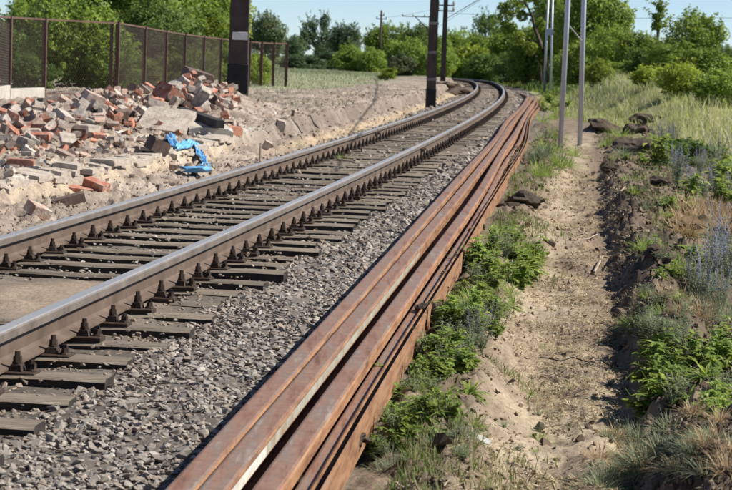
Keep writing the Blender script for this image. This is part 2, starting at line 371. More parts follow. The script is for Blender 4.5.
# ------------------------------------------------------------------ ground sheet
def make_ground():
    ys = np.concatenate([np.linspace(-4, 4.4, 14), 4.8 * (190 / 4.8) ** np.linspace(0, 1, 530), np.array([205, 225, 255, 300, 360, 450, 600, 900, 1500, 3000])])
    u = np.concatenate([-np.linspace(.9, .25, 24)[:-1], np.linspace(-.24, .24, 540), np.linspace(.25, .9, 24)[1:]])
    U, Y = np.meshgrid(u, ys); X = (np.maximum(Y, -4) + 4.5) * U
    d = track_d(X, Y); Z = ground_z(X, Y, d)
    Z = Z - 0.05 * (np.abs(d - .33) < 1.38) * (Y < 125) * sstep(1.38, 1.25, np.abs(d - .33))   # bed of the ballast strip
    q = zones(X, Y, d); p = q['p']; e = q['e']; n1 = fbm(X * .9, Y * .9, 3, 3); n2 = fbm(X * 3.1, Y * 3.1, 40, 4); n3 = fbm(X * 11, Y * 11, 60, 3)
    def c3(r, g, b): return np.array([r, g, b])
    C = np.empty(X.shape + (3,)); C[:] = c3(.215, .163, .115)                       # dry soil
    def mix(mask, colr):
        nonlocal C; mk = np.clip(mask, 0, 1)[..., None]; C = C * (1 - mk) + np.array(colr) * mk
    left = d < -1.05
    mix(left * 1.0, (.35, .28, .215)); mix(left * sstep(.05, .4, n2) * .8, (.47, .405, .335)); mix(left * sstep(.0, -.35, n2 + .3 * n3) * .8, (.20, .16, .13)); mix(left * sstep(-1.62, -1.2, d + wiggle(X, Y)) * (Y < 30) * .5, (.27, .22, .18))
    wig = wiggle(X, Y)
    led = np.exp(-((d + wig + 1.68 + .04 * n2) / .06) ** 2) * (Y < 27); mix(led * (.5 + 1.0 * n3) * sstep(-.3, .1, n2), (.48, .385, .24))
    crust = np.exp(-((d + wig + 1.86) / .11) ** 2) * (Y < 30) * sstep(-.35, -.05, n1); mix(crust, (.60, .55, .47))
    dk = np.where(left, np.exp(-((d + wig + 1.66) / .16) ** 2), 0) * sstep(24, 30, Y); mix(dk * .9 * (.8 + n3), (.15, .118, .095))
    sandf = np.where(left, np.exp(-((d + wig + 1.32) / .14) ** 2), 0) * sstep(24, 30, Y); mix(sandf * .7, (.44, .33, .20))
    plateau = left * sstep(-1.9, -2.3, d) * sstep(30, 36, Y); mix(plateau * (.45 + n2), (.38, .315, .25)); mix(plateau * sstep(0., .3, n1 + .4 * n2) * .7, (.20, .165, .135))
    mix(((d > -1.1) & (d < 2.2)) * (1 - sstep(1.7, 2.1, d)), (.17, .145, .12))
    # right side
    mix(dark_mask(X, Y, q, n1) * (.85 + n2), (.112, .082, .057))
    path = np.exp(-((p + .03 + .18 * n1) / .29) ** 4) * sstep(.5, .7, e) * (1 - sstep(34, 44, Y)); mix(path, (.34, .268, .187))
    mix(path * sstep(.05, .35, n2) * .6, (.43, .35, .24)); mix(path * sstep(.05, -.35, n2 + .6 * n3) * .7, (.25, .185, .125))
    mix(np.exp(-((p - .20) / .10) ** 2) * (1 - sstep(30, 36, Y)) * sstep(8, 10, Y) * .75, (.16, .115, .08))
    mix(sstep(.9, 1.5, p) * (1 - sstep(45, 60, Y)) * .5, (.24, .18, .125))
    gr = sstep(4.6, 5.6, X) * sstep(26, 34, Y); mix(gr, (.30, .29, .13))
    fieldm = np.where(left, sstep(56, 66, Y) * sstep(-3.6, -5.6, d + 2.5 * n1), 0); mix(fieldm, (.27, .28, .16)); mix(sstep(105, 130, Y) * (np.abs(d) > 2.0), (.12, .15, .06))
    mix((d > 2.2) * sstep(44, 60, Y) * .85, (.16, .19, .07))
    C = C * (1 + .35 * n3[..., None])
    nr, nc = X.shape; idx = np.arange(nr * nc).reshape(nr, nc)
    Fq = np.stack([idx[:-1, :-1], idx[:-1, 1:], idx[1:, 1:], idx[1:, :-1]], -1).reshape(-1, 4)
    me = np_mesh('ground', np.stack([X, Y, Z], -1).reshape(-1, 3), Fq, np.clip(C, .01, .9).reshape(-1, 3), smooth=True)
    tag(new_obj('ground', me, M['ground']), kind='structure')
make_ground()
def gz(x, y): return float(ground_z(np.array([x]), np.array([y]))[0])
def on_ground(px, py):                                  # first place where the sight line meets the ground
    a = on_plane(px, py, 1.0 if py > 75 else .9); b = on_plane(px, py, -.3)
    if b.y < 0 or b.y > 200: b = on_plane(px, py, -.05)
    t = np.linspace(0, 1, 160); t = t / (t + (1 - t) * (b.y / max(a.y, .5)))
    X = a.x + (b.x - a.x) * t; Y = a.y + (b.y - a.y) * t; Z = a.z + (b.z - a.z) * t; G = ground_z(X, Y)
    k = np.where(Z <= G)[0]; k = int(k[0]) if len(k) else 159
    return Vector((float(X[k]), float(Y[k]), float(G[k])))

# ------------------------------------------------------------------ stones
def hull_template(rng, k=10, flat=.6):
    P = rng.normal(size=(k, 3)); P /= np.linalg.norm(P, axis=1)[:, None]; P *= rng.uniform(.75, 1.1, (k, 1)); P[:, 2] *= flat; P[:, 0] *= 1.15
    bm = bmesh.new(); [bm.verts.new(p) for p in P]; r = bmesh.ops.convex_hull(bm, input=bm.verts)
    bmesh.ops.delete(bm, geom=[g for g in r['geom_interior'] if isinstance(g, bmesh.types.BMVert)], context='VERTS')
    bmesh.ops.triangulate(bm, faces=bm.faces); bm.verts.index_update()
    V = np.array([v.co for v in bm.verts]); Fc = np.array([[v.index for v in f.verts] for f in bm.faces]); bm.free(); return V, Fc
STONES = [hull_template(RNG, int(RNG.integers(9, 12)), RNG.uniform(.38, .65)) for _ in range(14)]
def rand_rot(rng, n, tilt=.6):
    a = rng.uniform(0, 2 * np.pi, n); t = rng.normal(0, tilt, n); b = rng.uniform(0, 2 * np.pi, n)
    ca, sa = np.cos(a), np.sin(a); Z0 = np.zeros(n); O = np.ones(n)
    Rz = np.stack([np.stack([ca, -sa, Z0], -1), np.stack([sa, ca, Z0], -1), np.stack([Z0, Z0, O], -1)], 1)
    ct, st = np.cos(t), np.sin(t); Rx = np.stack([np.stack([O, Z0, Z0], -1), np.stack([Z0, ct, -st], -1), np.stack([Z0, st, ct], -1)], 1)
    cb, sb = np.cos(b), np.sin(b); Rb = np.stack([np.stack([cb, -sb, Z0], -1), np.stack([sb, cb, Z0], -1), np.stack([Z0, Z0, O], -1)], 1)
    return Rb @ Rx @ Rz
def scatter(P, S, cols, rng, temps, tilt=.6):
    V = []; Fs = []; Cs = []; off = 0; k = rng.integers(0, len(temps), len(P)); R = rand_rot(rng, len(P), tilt)
    for ti, (tv, tf) in enumerate(temps):
        sel = np.where(k == ti)[0]
        if not len(sel): continue
        v = np.einsum('nij,vj->nvi', R[sel], tv) * S[sel][:, None, None] + P[sel][:, None, :]
        f = tf[None] + (np.arange(len(sel)) * len(tv))[:, None, None] + off
        V.append(v.reshape(-1, 3)); Fs.append(f.reshape(-1, 3)); Cs.append(np.repeat(cols[sel], len(tv), 0)); off += len(sel) * len(tv)
    return np.concatenate(V), np.concatenate(Fs), np.concatenate(Cs)

def make_ballast():
    # bed: a strip following the track
    s = np.concatenate([np.arange(5, 40, .06), np.arange(40, SL[-1] - 1, .3)]); dd = np.linspace(-1.12, 1.9, 66)
    Sg, Dg = np.meshgrid(s, dd, indexing='ij'); x, y, tx, ty = track_at(Sg); X = x + Dg * ty; Y = y - Dg * tx
    Dg2 = Dg
    edge = sstep(-1.12, -1.0, Dg) * (1 - sstep(1.72, 1.9, Dg))
    Z = ground_z(X, Y, Dg, False) + .003 + .022 * fbm(X * 1.3, Y * 1.3, 88, 3) + .012 * fbm(X * 6, Y * 6, 71, 4) * 2 - .06 * (1 - edge) + .004
    C = np.array([.15, .126, .104]) * (1 + .5 * fbm(X * 2, Y * 2, 80, 4))[..., None]
    sand = sandy(X, Y, Dg)[..., None]; C = C * (1 - sand) + np.array([.30, .235, .17]) * sand; Z = Z + .045 * sand[..., 0]
    nr, nc = X.shape; idx = np.arange(nr * nc).reshape(nr, nc); Fq = np.stack([idx[:-1, :-1], idx[:-1, 1:], idx[1:, 1:], idx[1:, :-1]], -1).reshape(-1, 4)[:, ::-1]
    bed = tag(new_obj('ballast_bed', np_mesh('ballast_bed', np.stack([X, Y, Z], -1).reshape(-1, 3), Fq, np.clip(C, .02, .8).reshape(-1, 3), True), M['ground']), kind='structure')
    # stones
    rng = np.random.default_rng(11); P = []; S = []
    def band(s0, s1, d0, d1, pitch, size, keep=1.0, lift=.0):
        ns = int((s1 - s0) / pitch); nd = int((d1 - d0) / pitch)
        a, b = np.meshgrid(np.arange(ns) * pitch + s0, np.arange(nd) * pitch + d0, indexing='ij'); a = a.ravel() + rng.uniform(-.5, .5, a.size) * pitch; b = b.ravel() + rng.uniform(-.5, .5, b.size) * pitch
        k = rng.uniform(size=a.size) < keep; a = a[k]; b = b[k]; x, y, tx, ty = track_at(a); X = x + b * ty; Y = y - b * tx
        sz = np.minimum(size * np.exp(rng.normal(0, .36, len(X))), size * 1.75)
        z = ground_z(X, Y, b, False) + lift + .1 * sz + .003 + .022 * fbm(X * 1.3, Y * 1.3, 88, 3)
        ok = (X - xstack(Y)) < (0.0)
        ok &= ~((sandy(X, Y, b) > .4) & (rng.uniform(size=len(X)) < .85))
        if d0 < .9: ok &= ~((np.abs(np.abs(b) - .535) < .10))
        P.append(np.stack([X, Y, z], -1)[ok]); S.append(sz[ok])
    for (s0, s1, pt, sz) in ((9, 16, .021, .0125), (16, 26, .031, .017), (26, 50, .066, .031), (50, 95, .13, .052)):
        (band(s0, s1, .90, 1.75, pt * .95, sz * .75) if s1 < 20 else None); band(s0, s1, .90, 1.75, pt, sz); band(s0, s1, .90, 1.75, pt * 1.5, sz * 1.15, .8, .012)
        band(s0, s1, -1.1, .90, pt * 1.35, sz, .8); band(s0, s1, -.95, .95, pt * 3.2, sz * .8, .5, .035)
    P = np.concatenate(P); S = np.concatenate(S)
    base = np.array([[.258, .226, .195], [.30, .264, .228], [.20, .172, .147], [.25, .203, .165], [.36, .32, .28], [.275, .245, .217]])
    cols = base[rng.integers(0, len(base), len(P))] * np.exp(rng.normal(0, .15, (len(P), 1))); near_rail = np.exp(-((np.abs(track_d(P[:, 0], P[:, 1])) - .6) / .32) ** 2)[:, None] * .55; cols = cols * (1 - near_rail) + cols * np.array([.82, .62, .46]) * near_rail
    sleep_gap = np.ones(len(P), bool); P = P[sleep_gap]; S = S[sleep_gap]; cols = cols[sleep_gap]
    # the 300 that show largest become parts of their own
    ux, uy = to_px(P); inn = (ux > 2) & (ux < 730) & (uy > 2) & (uy < 488); rank = np.where(inn, S / P[:, 1], 0); top = np.argsort(-rank)[:300]
    mask = np.ones(len(P), bool); mask[top] = False
    V, Fc, Cc = scatter(P[mask], S[mask], cols[mask], rng, STONES, .42)
    tag(new_obj('loose_ballast', np_mesh('loose_ballast', V, Fc, Cc), M['stone'], bed), kind='stuff')
    meshes = []
    for i, (tv, tf) in enumerate(STONES):
        for c in base[:3]:
            meshes.append(np_mesh('ballast_stone', tv, tf, np.repeat(c[None], len(tv), 0))); meshes[-1].materials.append(M['stone'])
    for i in top:
        o = new_obj('ballast_stone', meshes[int(rng.integers(len(meshes)))], None, bed); o.location = P[i]; k = S[i]; o.scale = (k, k, k)
        o.rotation_euler = (rng.normal(0, .25), rng.normal(0, .25), rng.uniform(0, 6.28))
def sandy(X, Y, d):   # dirt filled between the rails in the near left
    q = on_plane(40, 296, 0)
    return np.clip(np.exp(-(((X - q.x - .1) / .42) ** 2 + ((Y - q.y) / .75) ** 2)) * 1.6 * (np.abs(d) < .9), 0, 1)
make_ballast()

# ------------------------------------------------------------------ track: sleepers with fastenings
def hexcyl(mb, c, r0, r1, h, n=6, m=0):
    mb.tube([c, (c[0], c[1], c[2] + h)], [r0, r1], n, m)
def make_sleepers():
    mb = MB(); L, W, H = 1.94, .132, .14
    # slightly worn block: split along the length so that the edges wander
    rng = random.Random(3); N = 9; vs = []; 
    for i in range(N + 1):
        x = -L / 2 + L * i / N; e = rng.uniform(-.006, .006); t = rng.uniform(-.005, .004)
        vs += [(x, -W / 2 + e, -H), (x, W / 2 + e, -H), (x, W / 2 + e, -.012 + t), (x, W / 2 - .014 + e, t), (x, -W / 2 + .014 + e, t), (x, -W / 2 + e, -.012 + t)]
    fs = []; ms = []
    for i in range(N):
        for k in range(6):
            a = i * 6 + k; bq = i * 6 + (k + 1) % 6; fs.append((a, a + 6, bq + 6, bq)); ms.append(0 if k in (2, 3, 4) else 1)
    mb.V = vs; mb.F = fs + [(0, 1, 2, 3, 4, 5), tuple(N * 6 + k for k in (5, 4, 3, 2, 1, 0))]; mb.M = ms + [1, 1]
    sl = mb.mesh('sleeper'); [sl.materials.append(M[k]) for k in ('sleeper_top', 'sleeper')]
    mb = MB(); mb.box((0, 0, 0), (.32, .10, .030), bev=.004); pl = mb.mesh('baseplate'); pl.materials.append(M['iron'])
    mb = MB(); mb.box((0, 0, .019), (.056, .066, .038), taper=.2, bev=.006); hexcyl(mb, (0, 0, .038), .024, .024, .006, 8); hexcyl(mb, (0, 0, .044), .021, .019, .030); hexcyl(mb, (0, 0, .074), .0135, .0125, .026, 6)
    cl = mb.mesh('clip_bolt'); cl.materials.append(M['iron'])
    mb = MB(); hexcyl(mb, (0, 0, 0), .03, .026, .008, 8); hexcyl(mb, (0, 0, .008), .021, .019, .026, 6); hexcyl(mb, (0, 0, .034), .014, .012, .016, 4)
    cs = mb.mesh('coach_screw'); cs.materials.append(M['iron'])
    # joined plate for far sleepers
    mb = MB(); mb.box((0, 0, .008), (.33, .15, .016))
    for sg in (-1, 1):
        mb.box((sg * .083, 0, .034), (.06, .08, .036), taper=.3); hexcyl(mb, (sg * .083, 0, .04), .018, .012, .038, 5); hexcyl(mb, (sg * .136, 0, .016), .02, .013, .026, 5)
    fp = mb.mesh('baseplate_with_bolts'); fp.materials.append(M['iron'])
    q = on_plane(22, 371, 0.0); s0 = SL[np.argmin((TR[:, 0] - q.x) ** 2 + (TR[:, 1] - q.y) ** 2)]
    sp = .495; s = s0 - sp * 5; i = 0; rng = random.Random(5)
    while True:
        s += sp * (1 + rng.uniform(-.03, .03))
        x, y, tx, ty = (float(v) for v in track_at(s))
        if y > 122: break
        rz = math.atan2(ty, tx) - math.pi / 2 + rng.gauss(0, .018); dz = rng.uniform(-.010, .008)
        o = new_obj('railway_sleeper', sl); sh = rng.gauss(0, .035); o.location = (x + sh * ty, y - sh * tx, dz); o.rotation_euler = (0, rng.gauss(0, .004), rz)
        tag(o, f'dark timber sleeper with dusty grey top, {ordn(i)} from the camera end of the track', 'sleeper', 'sleepers under the track'); i += 1
        o.scale = (1, 1 + rng.uniform(-.12, .14), 1)
        for sg in (-1, 1):
            if y > 40:
                p = new_obj('baseplate', fp, None, o); p.location = (sg * .535 - sh, 0, -dz); continue
            p = new_obj('baseplate', pl, None, o); p.location = (sg * .535 - sh, 0, -dz)
            for k in (-1, 1):
                c = new_obj('clip_bolt', cl, None, p); c.scale = (.85, .85, rng.uniform(.68, .8)); c.location = (k * .083, rng.uniform(-.008, .008), .016); c.rotation_euler = (0, 0, rng.uniform(-.1, .1))
                c = new_obj('coach_screw', cs, None, p); c.scale = (.8, .8, rng.uniform(.7, .9)); c.location = (k * .136, rng.choice((-1, 1)) * rng.uniform(.005, .02), .016); c.rotation_euler = (0, 0, rng.uniform(0, 1))
make_sleepers()

# ------------------------------------------------------------------ rails
def rail_profile(hw=.034, H=.140, fwid=.112, web=.0075, hh=.038):
    f = fwid / 2; r = .009     # anticlockwise from the foot's lower left; second value of each edge = material slot (0 web, 1 head side, 2 top)
    P = [(-f, 0), (f, 0), (f, .009), (web + .012, .022), (web, .034), (web, H - hh - .012), (hw, H - hh), (hw, H - r), (hw - .004, H - .003), (hw - r - .003, H),
         (-hw + r + .003, H), (-hw + .004, H - .003), (-hw, H - r), (-hw, H - hh), (-web, H - hh - .012), (-web, .034), (-web - .012, .022), (-f, .009)]
    Ms = [0, 0, 0, 0, 0, 0, 1, 1, 2, 2, 2, 1, 1, 0, 0, 0, 0, 0]
    return P, Ms
def sweep(name, cx, cy, cz, tx, ty, prof, ms, mats, rot=None, parent=None):
    n = len(cx); k = len(prof); Pr = np.array(prof)
    rot = np.zeros(n) if rot is None else np.broadcast_to(rot, (n,))
    ca, sa = np.cos(rot)[:, None], np.sin(rot)[:, None]
    lx = Pr[None, :, 0] * ca - Pr[None, :, 1] * sa; lz = Pr[None, :, 0] * sa + Pr[None, :, 1] * ca
    V = np.stack([cx[:, None] + lx * ty[:, None], cy[:, None] - lx * tx[:, None], cz[:, None] + lz], -1).reshape(-1, 3)
    idx = np.arange(n * k).reshape(n, k); nx = np.roll(idx, -1, 1)
    Fq = np.stack([idx[:-1], nx[:-1], nx[1:], idx[1:]], -1).reshape(-1, 4)[:, ::-1]
    me = bpy.data.meshes.new(name); me.from_pydata(V.tolist(), [], Fq.tolist() + [idx[0].tolist(), idx[-1].tolist()[::-1]])
    mi = list(ms) * (n - 1) + [0, 0]
    me.polygons.foreach_set('material_index', np.array(mi, np.int32)); me.update()
    return new_obj(name, me, mats, parent)
def make_track_rails():
    P, Ms = rail_profile()
    joints = {-1: 31.6, 1: 26.6}
    for sg, side in ((-1, 'left'), (1, 'right')):
        sj = float(np.interp(joints[sg], TR[:, 1], SL))
        for (a, bq, wh) in ((2.0, sj - .006, 'near'), (sj + .006, SL[-1] - .3, 'far')):
            s = np.concatenate([[a], np.arange(a + .25, bq - .1, .35), [bq]]); x, y, tx, ty = track_at(s); off = sg * .535
            lab = {('left', 'near'): 'brown steel running rail on the left, from the frame edge to its joint', ('left', 'far'): 'brown steel running rail on the left, beyond its joint into the bend',
                   ('right', 'near'): 'polished running rail crossing the near lower left of the photo', ('right', 'far'): 'running rail nearer the rusty pile, beyond its joint into the bend'}[(side, wh)]
            o = sweep('running_rail', x + off * ty, y - off * tx, np.full(len(s), .017), tx, ty, P, Ms, [M['rail_web'], M['rail_head'], M['rail_top']])
            tag(o, lab, 'rail')
        # joint bars bolted over the gap
        x, y, tx, ty = (float(v) for v in track_at(sj)); off = sg * .535
        e = empty('fishplate_joint', (x + off * ty, y - off * tx, .017), math.atan2(ty, tx) - math.pi / 2)
        tag(e, f'bolted joint bars on the {side} running rail', 'joint')
        for k in (-1, 1):
            mb = MB(); mb.box((k * .017, 0, .066), (.014, .5, .062)); mb.obj('joint_bar', M['iron'], e)
            for j in (-.18, -.06, .06, .18):
                mb = MB(); mb.tube([(k * .024, j, .066), (k * .045, j, .066)], .015, 6); mb.obj('bolt', M['iron'], e)
make_track_rails()

# ------------------------------------------------------------------ rusty rails piled beside the track
def make_pile():
    P0, Ms = rail_profile(.039, .140, .084, .0085, .044); P4, _ = rail_profile(.024, .140, .080, .0085, .044); P5, _ = rail_profile(.026, .055, .112, .0085, .016)
    # (offset near, offset far, lift, roll, end, label)
    spec = [(.040, .050, .000, 0, 80.5, 'rusty rail at the left of the pile, next to the ballast'), (.124, .158, .004, 0, 74.0, 'rusty rail with a grey painted flank, second from the ballast'),
            (.250, .302, .002, 0, 72.5, 'rusty rail in the middle of the pile, dark gap on its left'), (.314, .392, -.040, 0, 70.5, 'half buried rusty rail, fourth from the ballast'),
            (.392, .505, .090, 1.52, 71.5, 'rusty rail lying on its side with its flat foot facing the weeds')]
    ymin = 3.0
    for i, (offn, offf, dz, rot, ymax, lab) in enumerate(spec):
        P = (P0, P0, P0, P4, P5)[i]
        ys = np.concatenate([np.arange(ymin, 30, .25), np.arange(30, ymax, .5)]); rr = random.Random(i)
        wob = (.012 * np.sin(ys * .26 + i * 1.7) + .003 * np.sin(ys * .45 + i * 2.3)) * sstep(8, 16, ys) + .025 * np.exp(-((ys - 31) / 6) ** 2) - .022 * np.exp(-((ys - 45) / 8) ** 2) 
        x = xstack(ys) + offn + (offf - offn) * sstep(6, 20, ys) + wob * (1 if i != 4 else 1.6)
        if i == 0: x = x - .35 * sstep(70, 81, ys)
        tx = np.gradient(x, ys); nrm = np.hypot(tx, 1); tx = tx / nrm; ty = 1 / nrm
        z = np.full(len(ys), -.035 + dz) + .008 * np.sin(ys * .22 + i)
        mats = [M['rust'], M['rust'], M['rust_top']]
        o = sweep('rusty_rail', x, ys, z, tx, ty, P, Ms, mats, rot=rot)
        tag(o, lab, 'rail', 'rusty rails piled beside the track')
        if i == 1:
            for (y0, y1, mt, nm) in ((5.62, 12.5, 'old_paint', 'grey_paint_band'), (5.2, 5.95, 'white_paint', 'white_paint_patch')):
                k = (ys > y0 - .01) & (ys < y1)
                if nm == 'white_paint_patch': yy = np.linspace(5.2, 5.9, 5)
                else: yy = ys[k]
                xx = np.interp(yy, ys, x); zz = np.interp(yy, ys, z); t1 = np.interp(yy, ys, tx); t2 = np.interp(yy, ys, ty); pr = .0412 if nm != 'white_paint_patch' else .0418
                V = []
                for a, bq, c, u1, u2 in zip(xx, yy, zz, t1, t2):
                    for hz in (.099, .129): V.append((a + pr * u2, bq - pr * u1, c + hz))
                    for hz in (.129, .099): V.append((a + (pr - .001) * u2, bq - (pr - .001) * u1, c + hz))
                n = len(yy); F4 = []
                for j in range(n - 1):
                    for q in range(4): F4.append((j * 4 + q, j * 4 + (q + 1) % 4, j * 4 + 4 + (q + 1) % 4, j * 4 + 4 + q))
                me = bpy.data.meshes.new(nm); me.from_pydata(V, [], F4 + [(3, 2, 1, 0), tuple((n - 1) * 4 + q for q in range(4))]); me.update(); new_obj(nm, me, M[mt], o)
make_pile()

# ------------------------------------------------------------------ loose soil clods
def make_clods():
    rng = np.random.default_rng(21); X = []; Y = []; S = []
    n = 64000; y = 5 * (40 / 5) ** rng.uniform(0, 1, n); u = rng.uniform(-.06, .2, n); x = u * (y + 2)
    q = zones(x, y, np.full(n, 5.0)); n1 = fbm(x * .9, y * .9, 3, 3); dm = dark_mask(x, y, q, n1)
    k = (rng.uniform(size=n) < dm * 1.2) & (q['e'] > .62); x = x[k]; y = y[k]
    s = np.exp(rng.normal(math.log(.0075), .6, len(x))); s = np.clip(s, .003, .05) * np.clip(y / 12, .8, 1.6)
    z = ground_z(x, y) + .2 * s
    cols = np.array([[.11, .08, .057], [.15, .11, .077], [.08, .058, .042], [.23, .175, .12]])[rng.integers(0, 4, len(x))] * np.exp(rng.normal(0, .2, (len(x), 1)))
    temps = [hull_template(rng, 9, .9) for _ in range(8)]
    # soil lying between the last two rails
    m = 2600; yy = rng.uniform(9.5, 30, m); ee = rng.uniform(.40, .46, m); kk = (vnoise(yy * .8, yy * 0, 33) > -.12); yy = yy[kk]; ee = ee[kk]; xx = xstack(yy) + ee * (.86 + .14 * sstep(7, 20, yy))
    ss = np.exp(rng.normal(math.log(.016), .4, len(yy))); zz = -.0 + rng.uniform(0, .055, len(yy)); cc = np.array([[.10, .07, .05], [.15, .11, .08], [.24, .18, .12]])[rng.integers(0, 3, len(yy))]
    m = 9000; yp = 5.2 * (26 / 5.2) ** rng.uniform(0, 1, m); xp_ = xpath(yp) + rng.normal(0, .33, m); kk = (xp_ - xstack(yp)) > .6; yp = yp[kk]; xp_ = xp_[kk]; sp_ = np.clip(np.exp(rng.normal(math.log(.004), .6, len(yp))), .0015, .025) * np.clip(yp / 10, .8, 1.6); zp = ground_z(xp_, yp) + .1 * sp_; cp = np.array([[.36, .27, .17], [.26, .19, .12], [.44, .35, .24], [.17, .12, .08]])[rng.integers(0, 4, len(yp))]
    x = np.concatenate([x, xp_]); y = np.concatenate([y, yp]); z = np.concatenate([z, zp]); s = np.concatenate([s, sp_]); cols = np.concatenate([cols, cp])
    # crumbs on the left bank
    n = 33000; s_ = 9 * (75 / 9) ** rng.uniform(0, 1, n); dd = -1.0 - 2.6 * rng.uniform(0, 1, n) ** 1.3 ; a, b, tx, ty = track_at(s_); lx = a + dd * ty; ly = b - dd * tx
    ls = np.clip(np.exp(rng.normal(math.log(.0050), .72, n)), .002, .04) * np.clip(ly / 15, .8, 1.7); lz = ground_z(lx, ly, dd) + .15 * ls
    lc = np.array([[.34, .275, .215], [.40, .335, .265], [.28, .22, .17], [.48, .41, .33], [.35, .23, .17], [.22, .172, .134]])[rng.integers(0, 6, n)] * np.exp(rng.normal(0, .15, (n, 1)))
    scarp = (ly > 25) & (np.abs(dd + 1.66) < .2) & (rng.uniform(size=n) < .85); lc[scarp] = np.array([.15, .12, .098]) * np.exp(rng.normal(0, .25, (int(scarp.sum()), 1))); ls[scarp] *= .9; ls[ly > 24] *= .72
    V, Fc, Cc = scatter(np.stack([np.concatenate([x, xx]), np.concatenate([y, yy]), np.concatenate([z, zz])], -1), np.concatenate([s, ss]), np.concatenate([cols, cc]), rng, temps, 1.5)
    tag(new_obj('dark_soil_crumbs', np_mesh('dark_soil_crumbs', V, Fc, Cc), M['rubble']), 'crumbly dark soil thrown up along both sides of the dirt path', 'soil', kind='stuff')
    V, Fc, Cc = scatter(np.stack([lx, ly, lz], -1), ls, lc, rng, temps, 1.5)
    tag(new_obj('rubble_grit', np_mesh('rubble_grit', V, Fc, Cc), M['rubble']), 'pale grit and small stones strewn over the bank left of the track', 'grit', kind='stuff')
make_clods()

# big clods that can be told apart
def lump_mesh(name, seed, sub=3, amp=.35, flat=.6):
    bm = bmesh.new(); bmesh.ops.create_icosphere(bm, subdivisions=sub, radius=1.0); rng = np.random.default_rng(seed); o = rng.uniform(0, 50, 3)
    for v in bm.verts:
        c = np.array(v.co); a = np.array([c[0] * 1.3 + o[0]]); bq = np.array([c[1] * 1.3 + c[2] * 1.7 + o[1]])
        r = 1 + amp * 2 * float(fbm(a, bq, seed, 4, gain=.6)[0]); v.co = v.co * r; v.co.z *= flat
    me = bpy.data.meshes.new(name); bm.to_mesh(me); bm.free(); return me
M['clod'] = simple('dark_soil_clod', [(.3, (.065, .047, .034)), (.7, (.19, .14, .098))], 14, .95, bmp=.8, bdist=.03, rand=.15)
M['drysod'] = simple('dry_turf', [(.3, (.20, .13, .06)), (.7, (.42, .30, .16))], 16, .95, bmp=.9, bdist=.03)
for i, (px_, py_, wd, lab) in enumerate(((523, 200, 36, 'large dark soil clod between the rusty rails and the path'), (508, 212, 20, 'small dark clod at the left of the large clod by the path'), (500, 171, 22, 'dark clod just right of the rusty rails near the tall grass'),
        (632, 150, 34, 'dark overhanging clod beside the path, right of the steel posts'), (648, 118, 22, 'dark clod on the rise at the foot of the grass slope'), (612, 170, 20, 'dark clod on the right rim of the path'), (660, 186, 26, 'brown sod edge in front of the flower spikes'), (640, 192, 22, 'dark clod left of the brown sod edge'),
        (655, 262, 24, 'dark hole-edged clod beside the green grass clump'), (603, 128, 26, 'clod lump near the foot of the right steel post'), (461, 92, 26, 'dark earth heap in the trench left of the bend, beside the brown mast'), (449, 86, 22, 'dark earth heap just behind the brown mast'), (640, 132, 30, 'earth lump on the bare rise behind the overhanging clod'))):
    g = on_ground(px_, py_ + 4); o = new_obj('soil_clod', lump_mesh('soil_clod', 40 + i, 3, .5, .5), M['clod']); k = wd / 2 * g.y / FPX
    o.location = (g.x, g.y, g.z + k * .12); o.scale = (k, k * 1.2, k); o.rotation_euler = (0, 0, i * 1.1); tag(o, lab, 'clod', 'soil clods by the path')

# ------------------------------------------------------------------ rubble pile
def brick_mesh(name, seed, dims, broken=.5):
    rng = np.random.default_rng(seed); bm = bmesh.new(); P = []
    for sx in (-1, 1):
        for sy in (-1, 1):
            for sz in (-1, 1):
                v = np.array([sx * dims[0] / 2, sy * dims[1] / 2, sz * dims[2] / 2])
                if rng.uniform() < broken:
                    for ax in range(3):
                        w_ = v.copy(); w_[ax] *= rng.uniform(.45, .85); P.append(w_)
                else:
                    for ax in range(3):
                        w_ = v.copy(); w_[ax] *= .94; P.append(w_)
    for p in P: bm.verts.new(p)
    r = bmesh.ops.convex_hull(bm, input=bm.verts); bmesh.ops.delete(bm, geom=[g for g in r['geom_interior'] if isinstance(g, bmesh.types.BMVert)], context='VERTS')
    bmesh.ops.dissolve_limit(bm, angle_limit=.03, verts=bm.verts, edges=bm.edges)
    me = bpy.data.meshes.new(name); bm.to_mesh(me); bm.free(); return me
